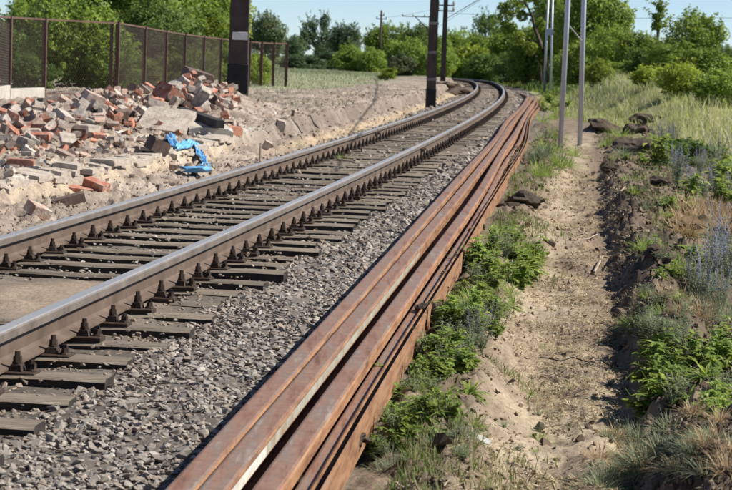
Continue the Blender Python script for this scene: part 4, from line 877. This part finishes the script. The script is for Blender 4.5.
TREES = [
    # behind the fence, left
    ('leafy_shrub', 'bush', 0, 80, -6, 92, 84, 53, 'leaf_mid', 'big rounded leafy bush close behind the left part of the fence'),
    ('broadleaf_tree', 'round', 0, 42, 4, 90, 60, 62, 'leaf_dark', 'dark tree at the far left behind the fence, below the open sky'),
    ('broadleaf_tree', 'round', 2, 5, 26, 92, 50, 60, 'leaf_dark', 'low dark tree at the left frame edge behind the fence'),
    ('broadleaf_tree', 'round', 1, 128, -40, 88, 110, 72, 'leaf_mid', 'tall green tree behind the big rounded bush, reaching past the frame top'),
    ('broadleaf_tree', 'round', 0, 178, -28, 86, 100, 76, 'leaf_mid', 'tall bright tree left of the thick mast, behind the fence'),
    ('broadleaf_tree', 'loose', 0, 212, -8, 86, 72, 80, 'leaf_bright', 'light green tree half hidden by the thick dark mast'),
    ('broadleaf_tree', 'round', 2, 95, -16, 88, 80, 78, 'leaf_dark', 'dark tree crown showing above the big rounded bush'),
    ('broadleaf_tree', 'round', 1, 152, 4, 88, 80, 70, 'leaf_dark', 'dark tree filling the gap behind the middle fence panels'),
    ('leafy_shrub', 'shrub', 0, 118, 52, 96, 40, 52, 'leaf_mid', 'low shrub behind the double fence post'),
    ('leafy_shrub', 'shrub', 1, 142, 54, 96, 38, 55, 'leaf_bright', 'bright low shrub behind the fence above the tilted slab'),
    ('leafy_shrub', 'shrub', 2, 172, 48, 94, 40, 60, 'leaf_mid', 'green shrub behind the fence above the red brown masonry lump'),
    ('leafy_shrub', 'shrub', 0, 203, 46, 92, 40, 66, 'leaf_mid', 'green shrub behind the fence left of the thick mast'),
    ('leafy_shrub', 'shrub', 1, 225, 42, 92, 34, 70, 'leaf_mid', 'green shrub partly behind the thick mast'),
    ('leafy_shrub', 'shrub', 2, 256, 48, 92, 26, 67.5, 'leaf_bright', 'light green climber on the fence right of the thick mast'),
    # far line, left of the bend
    ('broadleaf_tree', 'round', 1, 265, 16, 69, 42, 175, 'leaf_pale', 'pale olive tree just right of the thick mast, far behind'),
    ('broadleaf_tree', 'round', 2, 293, 35, 70, 26, 190, 'leaf_blue', 'small dark tree between the pale olive tree and the tall dark tree'),
    ('broadleaf_tree', 'loose', 1, 318, 19, 68, 36, 200, 'leaf_blue', 'tall dark tree standing alone beyond the field'),
    ('broadleaf_tree', 'round', 0, 332, 42, 70, 34, 198, 'leaf_blue', 'dark rounded tree at the right foot of the tall dark tree'),
    ('broadleaf_tree', 'round', 1, 345, 26, 70, 34, 195, 'leaf_blue', 'dark tree right of the tall dark one beyond the field'),
    ('leafy_shrub', 'shrub', 0, 352, 42, 72, 26, 165, 'leaf_mid', 'lighter green shrub in front of the dark trees by the field'),
    ('broadleaf_tree', 'round', 0, 386, 25, 72, 46, 170, 'leaf_mid', 'broad rounded tree behind the thin utility pole'),
    ('leafy_shrub', 'shrub', 1, 372, 46, 76, 26, 140, 'leaf_mid', 'green shrub at the left foot of the broad rounded tree'),
    ('leafy_shrub', 'shrub', 2, 388, 66, 83, 18, 95, 'leaf_bright', 'small bright bush on the plateau edge below the utility pole'),
    ('leafy_shrub', 'shrub', 1, 400, 52, 78, 26, 120, 'leaf_pale', 'pale shrub right of the small bright bush'),
    ('broadleaf_tree', 'round', 2, 419, 24, 74, 38, 165, 'leaf_dark', 'dark tree behind the long-armed post'),
    ('leafy_shrub', 'shrub', 0, 417, 42, 78, 32, 125, 'leaf_mid', 'green rounded shrub left of the brown mast'),
    ('leafy_shrub', 'shrub', 1, 440, 46, 80, 30, 120, 'leaf_mid', 'green shrub behind the two masts'),
    ('broadleaf_tree', 'round', 1, 455, 33, 80, 40, 168, 'leaf_mid', 'rounded tree right of the slim mast'),
    ('leafy_shrub', 'shrub', 2, 462, 48, 78, 34, 150, 'leaf_mid', 'dense shrub above the vanishing end of the track'),
    ('broadleaf_tree', 'round', 0, 478, 36, 80, 40, 160, 'leaf_mid', 'green tree above the outer side of the bend'),
    ('broadleaf_tree', 'loose', 0, 488, 17, 80, 32, 175, 'leaf_dark', 'taller dark tree left of the open sky gap'),
    ('leafy_shrub', 'shrub', 0, 486, 52, 84, 40, 132, 'leaf_dark', 'dark shrub mass on the outside of the bend'),
    ('broadleaf_tree', 'round', 2, 500, 36, 84, 42, 150, 'leaf_mid', 'green tree behind the bend under the sky gap'),
    # right
    ('leafy_shrub', 'shrub', 1, 514, 48, 86, 38, 118, 'leaf_dark', 'dark bush at the left foot of the leaning tree'),
    ('leafy_shrub', 'shrub', 2, 527, 38, 82, 44, 112, 'leaf_mid', 'bright green bush under the leaning tree'),
    ('broadleaf_tree', 'round', 1, 590, -16, 82, 72, 100, 'leaf_mid', 'tall tree behind the near pair of steel posts'),
    ('broadleaf_tree', 'round', 0, 566, -14, 84, 70, 112, 'leaf_mid', 'tree behind the far pair of steel posts'),
    ('leafy_shrub', 'shrub', 0, 570, 52, 82, 34, 96, 'leaf_mid', 'green bush between the two pairs of steel posts'),
    ('leafy_shrub', 'bush', 0, 600, 58, 84, 26, 64, 'leaf_bright', 'small yellow green bush on the crest right of the steel posts'),
    ('broadleaf_tree', 'round', 2, 634, 30, 90, 48, 80, 'leaf_mid', 'mid green tree left of the spire-topped one'),
    ('spire_tree', 'spire', 0, 655, -2, 90, 44, 78, 'leaf_mid', 'slender spire-topped grey green tree'),
    ('broadleaf_tree', 'round', 0, 692, 13, 96, 54, 72, 'leaf_mid', 'large rounded tree at the upper right'),
    ('broadleaf_tree', 'round', 1, 724, 48, 100, 34, 64, 'leaf_dark', 'dark tree at the right frame edge below the rounded tree'),
    ('leafy_shrub', 'shrub', 2, 648, 44, 96, 50, 66, 'leaf_dark', 'dark bush below the spire-topped tree'),
    ('leafy_shrub', 'shrub', 2, 652, 62, 100, 44, 52, 'leaf_bright', 'bright leafy bush on the crest of the grass slope, leftmost'),
    ('leafy_shrub', 'shrub', 0, 685, 60, 108, 46, 48, 'leaf_bright', 'bright leafy bush on the crest of the grass slope, middle'),
    ('leafy_shrub', 'shrub', 1, 720, 68, 116, 50, 44, 'leaf_mid', 'bright leafy bush on the crest of the grass slope by the frame edge'),
    ('leafy_shrub', 'shrub', 0, 700, 46, 104, 60, 56, 'leaf_mid', 'mid green bush behind the bright slope bushes'),
    ('leafy_shrub', 'shrub', 1, 622, 60, 88, 44, 70, 'leaf_mid', 'mid green bush behind the top of the grass slope'),
    ('broadleaf_tree', 'round', 0, 22, 6, 92, 50, 68, 'leaf_mid', 'green tree between the frame edge and the big rounded bush'),
    ('broadleaf_tree', 'round', 2, 62, -22, 90, 90, 84, 'leaf_mid', 'tall tree rising above the left of the big rounded bush'),
    ('leafy_shrub', 'shrub', 0, 28, 50, 98, 50, 49, 'leaf_dark', 'dark shrub behind the second fence panel from the left'),
    ('broadleaf_tree', 'round', 1, 200, 10, 90, 70, 74, 'leaf_mid', 'green tree low behind the fence next to the thick mast'),
    ('leafy_shrub', 'shrub', 2, 300, 52, 72, 44, 170, 'leaf_blue', 'low dark thicket at the field edge left of the tall dark tree'),
    ('leafy_shrub', 'shrub', 0, 328, 50, 72, 50, 185, 'leaf_blue', 'dark undergrowth at the foot of the tall dark tree beyond the field'),
    ('leafy_shrub', 'shrub', 1, 358, 48, 74, 44, 158, 'leaf_mid', 'green undergrowth at the right end of the field'),
    ('leafy_shrub', 'shrub', 1, 405, 36, 76, 46, 150, 'leaf_mid', 'wide green thicket between the utility pole and the brown mast'),
    ('leafy_shrub', 'shrub', 0, 432, 34, 78, 40, 155, 'leaf_mid', 'green thicket right behind the brown mast'),
    ('leafy_shrub', 'shrub', 2, 470, 40, 82, 50, 148, 'leaf_bright', 'lighter green thicket beyond the vanishing rails'),
    ('broadleaf_tree', 'round', 0, 512, 30, 86, 50, 135, 'leaf_mid', 'green tree left of the leaning tree, behind the dark bush'),
    ('broadleaf_tree', 'round', 2, 545, 22, 86, 60, 125, 'leaf_mid', 'green tree showing behind the leaning trunk'),
    ('leafy_shrub', 'shrub', 1, 590, 34, 84, 60, 88, 'leaf_mid', 'large green bush behind the near steel posts'),
    ('broadleaf_tree', 'round', 1, 576, 8, 84, 64, 106, 'leaf_bright', 'light green tree between the far and the near steel posts'),
    ('broadleaf_tree', 'round', 0, 614, 28, 88, 44, 84, 'leaf_mid', 'rounded tree just right of the near steel posts'),
    ('leafy_shrub', 'loose', 0, 668, 44, 98, 52, 62, 'leaf_mid', 'green bush in front of the large rounded tree'),
    ('leafy_shrub', 'shrub', 2, 684, 134, 172, 52, 27.5, 'leaf_dark', 'dark low bush among the blue flower spikes'),
]
for t in TREES: tree(*t)
# the leaning tree with the bare dark trunk
def leaning_tree():
    D = 104; b = at_depth(549, 84, D); b.z = gz(b.x, b.y) - .05; e = empty('leaning_tree', b); tag(e, 'leaning tree with a bare dark curved trunk and open crown', 'tree'); k = D / FPX
    P = lambda x, y, o=0: at_depth(x, y, D + o) - b
    mb = MB(); mb.tube([P(549, 88), P(546, 60), P(541, 44), P(535, 30), P(532, 16), P(525, 2), P(518, -14)], [2.3 * k, 2.0 * k, 1.9 * k, 1.7 * k, 1.3 * k, 1.0 * k, .5 * k], 7)
    for pts in ([P(535, 30), P(545, 16), P(552, -6, 1)], [P(532, 16), P(516, 12), P(506, 20, -1)], [P(525, 2), P(512, 2), P(502, 10, 1)], [P(541, 44), P(528, 40), P(518, 36, -1)]): mb.tube(pts, [1.0 * k, .6 * k, .25 * k], 5)
    mb.obj('trunk', M['bark'], e, True)
    mb = MB(); mb.tube([P(541, 84, -.4), P(540, 66, -.4), P(536, 56, -.4)], [1.6 * k, 1.3 * k, .9 * k], 6); mb.obj('second_trunk', M['bark'], e, True)
    rng = np.random.default_rng(31); cs = [(505, 18, 8), (512, 8, 9), (503, 8, 6), (520, 0, 10), (530, -6, 10), (542, 2, 9), (552, -4, 10), (548, 14, 7), (522, 16, 6), (512, 28, 6), (540, 24, 6), (558, 8, 9), (518, 38, 8), (530, 48, 8), (506, 30, 5)]
    V = []; vals = []
    for (x, y, r) in cs:
        n = int(r * 55); c = np.array(P(x, y, rng.uniform(-1, 1))); dv = rng.normal(size=(n, 3)); dv /= np.linalg.norm(dv, axis=1)[:, None]; Q = c + dv * (r * k * rng.uniform(.3, 1, (n, 1)) ** .5)
        nr = rng.normal(size=(n, 3)); nr /= np.linalg.norm(nr, axis=1)[:, None]; a = np.cross(nr, rng.normal(size=(n, 3))); a /= np.linalg.norm(a, axis=1)[:, None]; bb = np.cross(nr, a); sz = 1.25 * k * np.exp(rng.normal(0, .3, (n, 1)))
        V.append(np.stack([Q - a * sz, Q + bb * sz * .55, Q + a * sz, Q - bb * sz * .55], 1).reshape(-1, 3)); vals.append(np.repeat(np.clip(rng.normal(.5, .2, n), 0, 1), 4))
    V = np.concatenate(V); v = np.concatenate(vals); new_obj('crown', np_mesh('crown', V, np.arange(len(V)).reshape(-1, 4), np.stack([v, v, v], -1)), M['leaf_mid'], e)
leaning_tree()

# ------------------------------------------------------------------ low plants
def leaf_strip(rng, base, dirv, length, width, droop, segs=3):
    """one bent leaf, folded along its middle"""
    up_ = np.array([0, 0, 1.0]); side = np.cross(dirv, up_); side /= max(np.linalg.norm(side), 1e-5); V = []; p = np.array(base, float); d = np.array(dirv, float)
    prof = [.35, 1.0, .8, 0.02] if segs == 3 else [.5, 1.0, .02]
    for i in range(segs + 1):
        w_ = width * prof[i]; lift = np.cross(side, d); V += [p - side * w_ + lift * w_ * .35, p, p + side * w_ + lift * w_ * .35]
        d = d - up_ * droop / segs; d /= np.linalg.norm(d); p = p + d * length / segs
    Fq = []
    for i in range(segs):
        a = i * 3; Fq += [(a, a + 1, a + 4, a + 3), (a + 1, a + 2, a + 5, a + 4)]
    return V, Fq
def plant_mesh(name, seed, kind):
    rng = np.random.default_rng(seed); V = []; Fq = []; C = []
    def put(v, f, val):
        b = len(V); V.extend(v); Fq.extend([tuple(b + i for i in q) for q in f]); C.extend([(val,) * 3] * len(v))
    def blade(base, d, ln, wd, droop, val): v, f = leaf_strip(rng, base, d, ln, wd, droop, 2); put(v, f, val)
    if kind == 'broad':                      # bushy weed, leaves on many short stems
        for s in range(13):
            a = rng.uniform(0, 6.28); r = rng.uniform(.0, .5); h = rng.uniform(.35, .95) * (1.1 - r); tip = np.array([math.cos(a) * r, math.sin(a) * r, h])
            put([(0.01, 0, 0), (-.01, 0.01, 0), tuple(tip - [.006, 0, 0]), tuple(tip + [.006, 0, 0])], [(0, 1, 2, 3)], .3)
            for j in range(9):
                t = rng.uniform(.25, 1); b = tip * t; an = rng.uniform(0, 6.28); el = rng.uniform(-.1, .8); d = np.array([math.cos(an) * math.cos(el), math.sin(an) * math.cos(el), math.sin(el)])
                v, f = leaf_strip(rng, b, d, rng.uniform(.16, .30), rng.uniform(.05, .085), rng.uniform(.3, 1.0), 2); put(v, f, float(np.clip(rng.normal(.5, .22), 0, 1)))
    elif kind == 'dock':                     # rosette of long upright leaves
        for j in range(26):
            an = rng.uniform(0, 6.28); el = rng.uniform(.35, 1.25); d = np.array([math.cos(an) * math.cos(el), math.sin(an) * math.cos(el), math.sin(el)])
            v, f = leaf_strip(rng, (math.cos(an) * .03, math.sin(an) * .03, 0), d, rng.uniform(.4, .95), rng.uniform(.045, .075), rng.uniform(.6, 1.9), 3); put(v, f, float(np.clip(rng.normal(.6, .2), 0, 1)))
    elif kind == 'tuft':
        for j in range(110):
            an = rng.uniform(0, 6.28); el = rng.uniform(.5, 1.5); d = np.array([math.cos(an) * math.cos(el), math.sin(an) * math.cos(el), math.sin(el)]); r = rng.uniform(0, .28)
            blade((math.cos(an) * r, math.sin(an) * r, 0), d, rng.uniform(.4, 1.0), .011, rng.uniform(.2, 1.3), float(rng.uniform(0, 1)))
    elif kind == 'fine':                     # grey-leaved herb with narrow leaves along its stems
        for s in range(16):
            a = rng.uniform(0, 6.28); r = rng.uniform(.05, .42); h = rng.uniform(.5, 1.0); tip = np.array([math.cos(a) * r, math.sin(a) * r, h]); put([(0.008, 0, 0), (-.008, .008, 0), tuple(tip - [.005, 0, 0]), tuple(tip + [.005, 0, 0])], [(0, 1, 2, 3)], .4)
            for j in range(16):
                b = tip * rng.uniform(.15, 1); an = rng.uniform(0, 6.28); el = rng.uniform(.1, .9); d = np.array([math.cos(an) * math.cos(el), math.sin(an) * math.cos(el), math.sin(el)]); blade(b, d, rng.uniform(.10, .2), .014, .5, float(rng.uniform(0, 1)))
    elif kind == 'spike':                    # flower spikes only
        for s in range(9):
            a = rng.uniform(0, 6.28); r = rng.uniform(.05, .40); h = rng.uniform(.75, 1.15); base = np.array([math.cos(a) * r * .8, math.sin(a) * r * .8, h * .5]); tip = np.array([math.cos(a) * r, math.sin(a) * r, h]); put([(.006, 0, 0), (-.006, .006, 0), tuple(tip - [.005, 0, 0]), tuple(tip + [.005, 0, 0])], [(0, 1, 2, 3)], .4)
            for j in range(22):
                t = rng.uniform(0, 1); b = base + (tip - base) * t; an = rng.uniform(0, 6.28); d = np.array([math.cos(an), math.sin(an), .5]); d /= np.linalg.norm(d); v, f = leaf_strip(rng, b, d, .065 * (1.2 - t * .7), .018, .4, 2); put(v, f, float(rng.uniform(0, 1)))
    return np_mesh(name, np.array(V), np.array([f for f in Fq]), np.array(C))
PM = {}
for kind, mt, k in (('broad', 'weed', 5), ('dock', 'weed', 3), ('tuft', 'weed', 3), ('fine', 'weed_grey', 4), ('spike', 'flower', 3), ('tuft_dry', 'dry', 3), ('tuft_grey', 'weed_grey', 3)):
    for i in range(k):
        me = plant_mesh('leaves', 100 + i * 7 + len(kind) * 31, kind.split('_')[0]); me.materials.append(M[mt]); PM.setdefault(kind, []).append(me)
def plant(kind, px_, py_, hpx, wide, lab, group, name='weed_plant', cat='plant', rng=random.Random(77)):
    g = on_ground(px_, py_); h = hpx * g.y / FPX; e = empty(name, g - Vector((0, 0, .01)), rng.uniform(0, 6.28)); tag(e, lab, cat, group)
    kinds = ['fine', 'spike'] if kind == 'bugloss' else [kind]
    for k2 in kinds:
        o = new_obj({'spike': 'flower_spikes'}.get(k2, 'leaves'), rng.choice(PM[k2]), None, e); o.scale = (h * wide, h * wide, h)
    return e
rp = random.Random(99)
def patch(kind, poly, n, hp, wide, desc, group, name='weed_plant', cat='plant'):
    """plants inside an image polygon given as rows (y, x0, x1); the label counts them from the camera"""
    rows = sorted(poly); ys = [r[0] for r in rows]; P = []
    while len(P) < n:
        y = rp.uniform(ys[0], ys[-1]); x0 = np.interp(y, ys, [r[1] for r in rows]); x1 = np.interp(y, ys, [r[2] for r in rows]); x = rp.uniform(x0, x1)
        if all(((x - a) / 1.6) ** 2 + (y - b_) ** 2 > (hp * .22) ** 2 for a, b_ in P) or rp.random() < .08: P.append((x, y))
    P.sort(key=lambda q: -q[1])
    for i, (x, y) in enumerate(P):
        k = rp.choice(kind) if isinstance(kind, tuple) else kind; dist = .85 + .45 * (y / 330.0)
        plant(k, x, y, hp * rp.uniform(.7, 1.25) * dist, wide * rp.uniform(.85, 1.2), f'{desc}, {ordn(i)} nearest the camera', group, name, cat)
patch(('broad', 'broad', 'broad', 'fine', 'tuft', 'dock'), [(246, 492, 536), (262, 474, 540), (285, 462, 538), (308, 455, 528), (328, 445, 505)], 44, 27, 1.0, 'bushy green weed in the large patch by the path', 'weeds in the large green patch')
patch(('broad', 'broad', 'fine'), [(325, 440, 505), (350, 425, 490), (375, 412, 470), (395, 405, 455)], 32, 25, 1.0, 'green weed in the narrow strip along the rusty rails', 'weeds in the strip beside the rusty rails')
patch(('broad', 'broad', 'tuft', 'fine'), [(330, 450, 500), (360, 425, 480), (400, 405, 455), (440, 385, 450), (465, 372, 440)], 34, 20, 1.15, 'low green weed on the soil right of the near rails', 'low weeds right of the near rails')
patch(('dock',), [(405, 425, 470), (432, 410, 478)], 11, 21, .95, 'dock plant with long bright leaves beside the rails', 'long-leaved dock plants')
patch(('fine', 'broad', 'fine'), [(405, 376, 415), (440, 364, 400), (470, 360, 384)], 11, 26, .95, 'grey green weed overhanging the sideways rusty rail', 'grey green weeds at the rails')
patch(('tuft', 'tuft_grey', 'broad'), [(140, 600, 640), (170, 610, 650), (215, 640, 690), (250, 640, 690)], 26, 14, 1.4, 'scattered grass tuft on the rough ground right of the path', 'scattered tufts right of the path', 'grass_tuft', 'grass')
patch(('tuft', 'tuft_dry', 'fine'), [(290, 640, 690), (330, 630, 690), (350, 625, 650)], 18, 15, 1.4, 'mixed tuft on the brown soil above the lower right weeds', 'mixed tufts on brown soil', 'grass_tuft', 'grass')
patch(('tuft', 'broad'), [(238, 480, 520), (225, 490, 515)], 4, 14, 1.0, 'low green tuft behind the large weed patch', 'low tufts')
patch(('broad', 'dock', 'fine'), [(350, 655, 720), (375, 640, 732), (400, 640, 732), (425, 640, 738)], 40, 28, 1.0, 'green weed in the patch at the lower right', 'weeds at the lower right')
patch(('fine',), [(335, 640, 680), (365, 640, 690)], 7, 30, .8, 'silvery upright herb left of the lower right patch', 'silvery herbs')
patch(('bugloss',), [(275, 690, 740), (300, 690, 740), (325, 698, 742)], 9, 44, .75, 'herb with grey blue spikes at the right edge', 'blue flower spikes at the right edge')
patch(('tuft', 'broad', 'fine'), [(258, 640, 690), (275, 648, 705), (284, 660, 705)], 14, 20, 1.2, 'green clump beside the dark hole right of the path', 'green clumps right of the path')
patch(('bugloss', 'bugloss', 'broad'), [(165, 650, 732), (180, 665, 738), (198, 680, 740), (210, 690, 742)], 24, 32, .8, 'herb with pale blue spikes behind brown turf', 'pale blue flower spikes')
patch(('bugloss', 'fine'), [(150, 650, 670), (158, 648, 676)], 5, 28, .7, 'grey blue flower spike left of the dark bush', 'flower spikes by the dark bush')
patch(('tuft', 'tuft_grey'), [(140, 530, 566), (160, 530, 585), (182, 535, 570)], 16, 18, 1.2, 'green grass tuft between rusty rails and steel posts', 'grass tufts by the steel posts', 'grass_tuft', 'grass')
patch(('tuft', 'broad'), [(88, 540, 560), (105, 538, 565), (125, 535, 560)], 12, 13, 1.4, 'green tuft near the far end of the rail pile', 'tufts at the end of the rail pile', 'grass_tuft', 'grass')
patch(('tuft_dry',), [(218, 685, 725), (240, 676, 730)], 22, 26, 1.3, 'brown dry grass tuft on the turf lump', 'brown dry tufts', 'dry_grass_tuft', 'grass')
patch(('tuft_dry', 'tuft_grey'), [(300, 690, 738), (340, 670, 738)], 14, 24, 1.0, 'dry grass tuft below the right edge flower spikes', 'dry tufts on the right', 'dry_grass_tuft', 'grass')
patch(('tuft_grey', 'tuft_grey', 'tuft_dry'), [(430, 610, 735), (465, 600, 738), (492, 600, 738)], 44, 18, 1.5, 'low grey green grass tuft at the bottom right', 'low grey grass tufts', 'grass_tuft', 'grass')
patch(('tuft_grey', 'fine'), [(440, 385, 470), (475, 365, 480)], 16, 13, 1.5, 'small grey tuft on soil beside the near rails', 'small grey tufts', 'grass_tuft', 'grass')
patch(('fine', 'tuft'), [(400, 500, 530), (470, 500, 560)], 8, 9, 1.4, 'tiny sprig on the bare foreground path', 'tiny sprigs on the path')
for i, (x, y, h, lab) in enumerate(((357, 437, 30, 'blue flowering weed leaning on the near rusty rails'), (543, 360, 14, 'single small leafy plant on the bare path'), (478, 345, 40, 'tall blue flowered weed in the strip by the rusty rails'), (343, 162, 12, 'small green tuft between the running rails, nearer one'), (205, 213, 8, 'small green sprig on a sleeper between the running rails'), (30, 268, 14, 'green weed at the foot of the left rail'))):
    plant(['bugloss', 'dock', 'bugloss', 'tuft', 'tuft', 'broad'][i], x, y, h, .9 if i < 3 else 1.6, lab, None)
for (px_, py_, h_, lab) in ((226, 470, 34, 'dry dead weed standing in the gap between the first two rusty rails'), (236, 452, 22, 'small dead stalk cluster on the near rusty rails'), (300, 482, 20, 'pale dry grass wisp caught on the middle rusty rail')):
    g = on_plane(px_, py_, .09); e = empty('dead_weed', g, 1.0); tag(e, lab, 'plant'); o = new_obj('stalks', PM['tuft_dry'][0].copy(), None, e)
    k = h_ * g.y / FPX; o.scale = (k * .5, k * .5, k); bm = bmesh.new(); bm.from_mesh(o.data); bm.verts.ensure_lookup_table(); bmesh.ops.delete(bm, geom=[v for v in bm.verts if v.index >= 9 * 16], context='VERTS'); bm.to_mesh(o.data); bm.free()
# turf lump under the brown tufts
g = on_ground(705, 238); o = new_obj('dry_turf_lump', lump_mesh('dry_turf_lump', 66, 3, .35, .45), M['drysod']); k = 34 * g.y / FPX; o.location = g + Vector((0, .1, k * .16)); o.scale = (k, k * .8, k); tag(o, 'brown lump of dry turf right of the path', 'turf')

# grass that nobody could count
def grass(name, X, Y, H, W, cols, lab, lean=.35, seed=1):
    rng = np.random.default_rng(seed); n = len(X); Z = ground_z(X, Y) - np.minimum(.02, .2 * H); a = rng.uniform(0, 6.28, n); ln = rng.uniform(0, lean, n) * H; sx = np.cos(a) * W; sy = np.sin(a) * W; b = rng.uniform(0, 6.28, n)
    mx = np.cos(b) * ln; my = np.sin(b) * ln
    V = np.stack([np.stack([X - sx, Y - sy, Z], -1), np.stack([X + sx, Y + sy, Z], -1), np.stack([X + sx * .7 + mx * .35, Y + sy * .7 + my * .35, Z + H * .6], -1), np.stack([X - sx * .7 + mx * .35, Y - sy * .7 + my * .35, Z + H * .6], -1), np.stack([X + mx, Y + my, Z + H], -1)], 1).reshape(-1, 3)
    i = np.arange(n) * 5; F3 = np.concatenate([np.stack([i, i + 1, i + 2], -1), np.stack([i, i + 2, i + 3], -1), np.stack([i + 3, i + 2, i + 4], -1)])
    C = np.repeat(cols[rng.integers(0, len(cols), n)] * np.exp(rng.normal(0, .15, (n, 1))), 5, 0)
    tag(new_obj(name, np_mesh(name, V, F3, C), M['grass']), lab, 'grass', kind='stuff')
rg = np.random.default_rng(55)
n = 32000; y = rg.uniform(27, 68, n); x = np.maximum(5.0, xstack(np.clip(y, 0, 90)) + 1.1) + rg.uniform(-.2, 6.5, n) ** 1.0; k = (fbm(x * .8, y * .3, 91, 3) > -.25); x = x[k]; y = y[k]
grass('slope_grass', x, y, rg.uniform(.10, .28, len(x)) * (1 + 1.2 * fbm(x * .7, y * .25, 92, 3)), rg.uniform(.004, .009, len(x)), np.array([[.56, .52, .28], [.40, .43, .14], [.28, .36, .08], [.66, .62, .44], [.36, .42, .12]]), 'tall pale seeding grass covering the slope on the right', lean=1.1)
n = 26000; y = 56 * (190 / 56) ** rg.uniform(0, 1, n); x = -.18 * y + rg.uniform(0, 1, n) * (.215 * y); d_ = track_d(x, y); k = d_ < -4.6 - 2.0 * fbm(x * .4, y * .15, 93, 2); x = x[k]; y = y[k]
grass('field_grass', x, y, rg.uniform(.05, .14, len(x)) * np.clip(y / 80, .8, 2), rg.uniform(.006, .014, len(x)) * np.clip(y / 80, .8, 2), np.array([[.27, .30, .16], [.36, .36, .24], [.20, .27, .09], [.42, .42, .32]]), 'grey green meadow beyond the fence and plateau')
n = 9000; y = rg.uniform(70, 125, n); x = xstack(np.clip(y, 0, 90)) + rg.uniform(.6, 7, n); grass('verge_grass', x, y, rg.uniform(.1, .28, n), rg.uniform(.01, .022, n), np.array([[.17, .24, .05], [.24, .30, .08], [.12, .18, .04]]), 'green verge at the outside of the track bend')
n = 90000; y = 5.3 * (26 / 5.3) ** rg.uniform(0, 1, n); x = xpath(y) + rg.normal(.05, .30, n); k = ((x - xstack(y)) > .55) & (fbm(x * 2.2, y * 1.2, 99, 3) > -.03); x = x[k]; y = y[k]
grass('path_straw', x, y, rg.uniform(.003, .014, len(x)), rg.uniform(.0018, .0036, len(x)) * np.clip(y / 9, 1, 2), np.array([[.68, .60, .42], [.60, .51, .33], [.44, .36, .22], [.28, .21, .13]]), 'dry straw bits trodden into the dirt path', lean=7.0)
n = 26000; y = 5.5 * (45 / 5.5) ** rg.uniform(0, 1, n); x = xpath(y) + .62 + rg.uniform(0, 1.6, n) ** 1.3; k = (fbm(x * 1.6, y * .8, 95, 3) > .02); x = x[k]; y = y[k]
grass('short_grass', x, y, rg.uniform(.02, .09, len(x)), rg.uniform(.0015, .003, len(x)) * np.clip(y / 10, 1, 3), np.array([[.16, .21, .06], [.26, .28, .12], [.42, .36, .20], [.12, .17, .04]]), 'short mixed grass on the rough ground right of the path', lean=1.0)
n = 12000; y = 5.6 * (26 / 5.6) ** rg.uniform(0, 1, n); x = xstack(y) + .52 + np.abs(rg.normal(0, .22, n)); k = fbm(x * 3, y * 1.5, 98, 3) > .03; x = x[k]; y = y[k]; n = len(x); grass('rail_side_grass', x, y, rg.uniform(.02, .08, n), rg.uniform(.0015, .003, n) * np.clip(y / 10, 1, 2.5), np.array([[.15, .22, .05], [.24, .28, .10], [.34, .30, .15]]), 'short grass growing along the rusty rails', lean=1.0)
n = 2500; y = rg.uniform(34, 60, n); x0, y0_, tx, ty = track_at(np.interp(y, TR[:, 1], SL)); x = x0 - rg.uniform(2.0, 5.5, n); k = fbm(x * .8, y * .4, 97, 3) > .1; grass('plateau_grass', x[k], y[k], rg.uniform(.03, .1, k.sum()), rg.uniform(.004, .008, k.sum()), np.array([[.17, .22, .07], [.30, .29, .15]]), 'thin grass on the bare plateau left of the track')

# ------------------------------------------------------------------ litter and twigs
g = on_ground(483, 457); me = brick_mesh('litter', 71, (.05, .022, .005), .7); o = new_obj('paper_scrap', me, M['paper']); o.location = g + Vector((0, 0, .02)); o.rotation_euler = (.5, .3, -.6); tag(o, 'pale scrap of litter on the dark soil left of the path', 'litter')
def twig(pts, r, lab, mt='wood'):
    P3 = [on_ground(*p) + Vector((0, 0, .015 + .02 * (i % 2) * .4)) for i, p in enumerate(pts)]; mb = MB(); mb.tube(P3, r, 5); tag(mb.obj('twig', M[mt]), lab, 'twig', 'twigs on the path')
twig([(594, 277), (602, 268), (612, 261), (622, 258)], .008, 'pale curved twig on the dark ridge right of the path')
twig([(540, 371), (548, 371), (560, 375), (572, 374), (585, 378), (600, 376), (612, 379), (630, 377)], .003, 'dark thin root lying across the path in the foreground', 'bark')
twig([(614, 208), (625, 202), (640, 196)], .008, 'pale twig on the bank above the path rim')
twig([(575, 246), (588, 245), (597, 243)], .005, 'short straw stalk on the path')
twig([(640, 290), (652, 284), (660, 285)], .006, 'pale twig beside the dark hole on the right')
for i, (x, y, s, lab) in enumerate(((127, 306, .045, 'white quartz stone beside the near rail fastening'), (125, 308, .0, ''), (148, 308, .05, 'pinkish stone between the near rail fastenings'))):
    if s: g = on_plane(x, y + 2, -.02); o = new_obj('pale_stone', np_mesh('pale_stone', STONES[i][0], STONES[i][1], np.repeat([[.62, .58, .53] if i == 0 else [.52, .38, .31]], len(STONES[i][0]), 0)), M['stone']); o.location = g; o.scale = (s, s, s); tag(o, lab, 'stone')
# soil lump jammed on the rails
for i, (y, e_, s, lab) in enumerate(((6.35, .44, .035, 'dark soil lump stuck between the last two rusty rails, near the camera'), (9.6, .45, .07, 'dark soil lump filling the gap between the last two rusty rails'))):
    o = new_obj('soil_lump', lump_mesh('soil_lump', 200 + i, 3, .5, .7), M['clod']); o.location = (float(xstack(y)) + e_ * .88, y, .05); o.scale = (s, s * 1.6, s); tag(o, lab, 'clod')
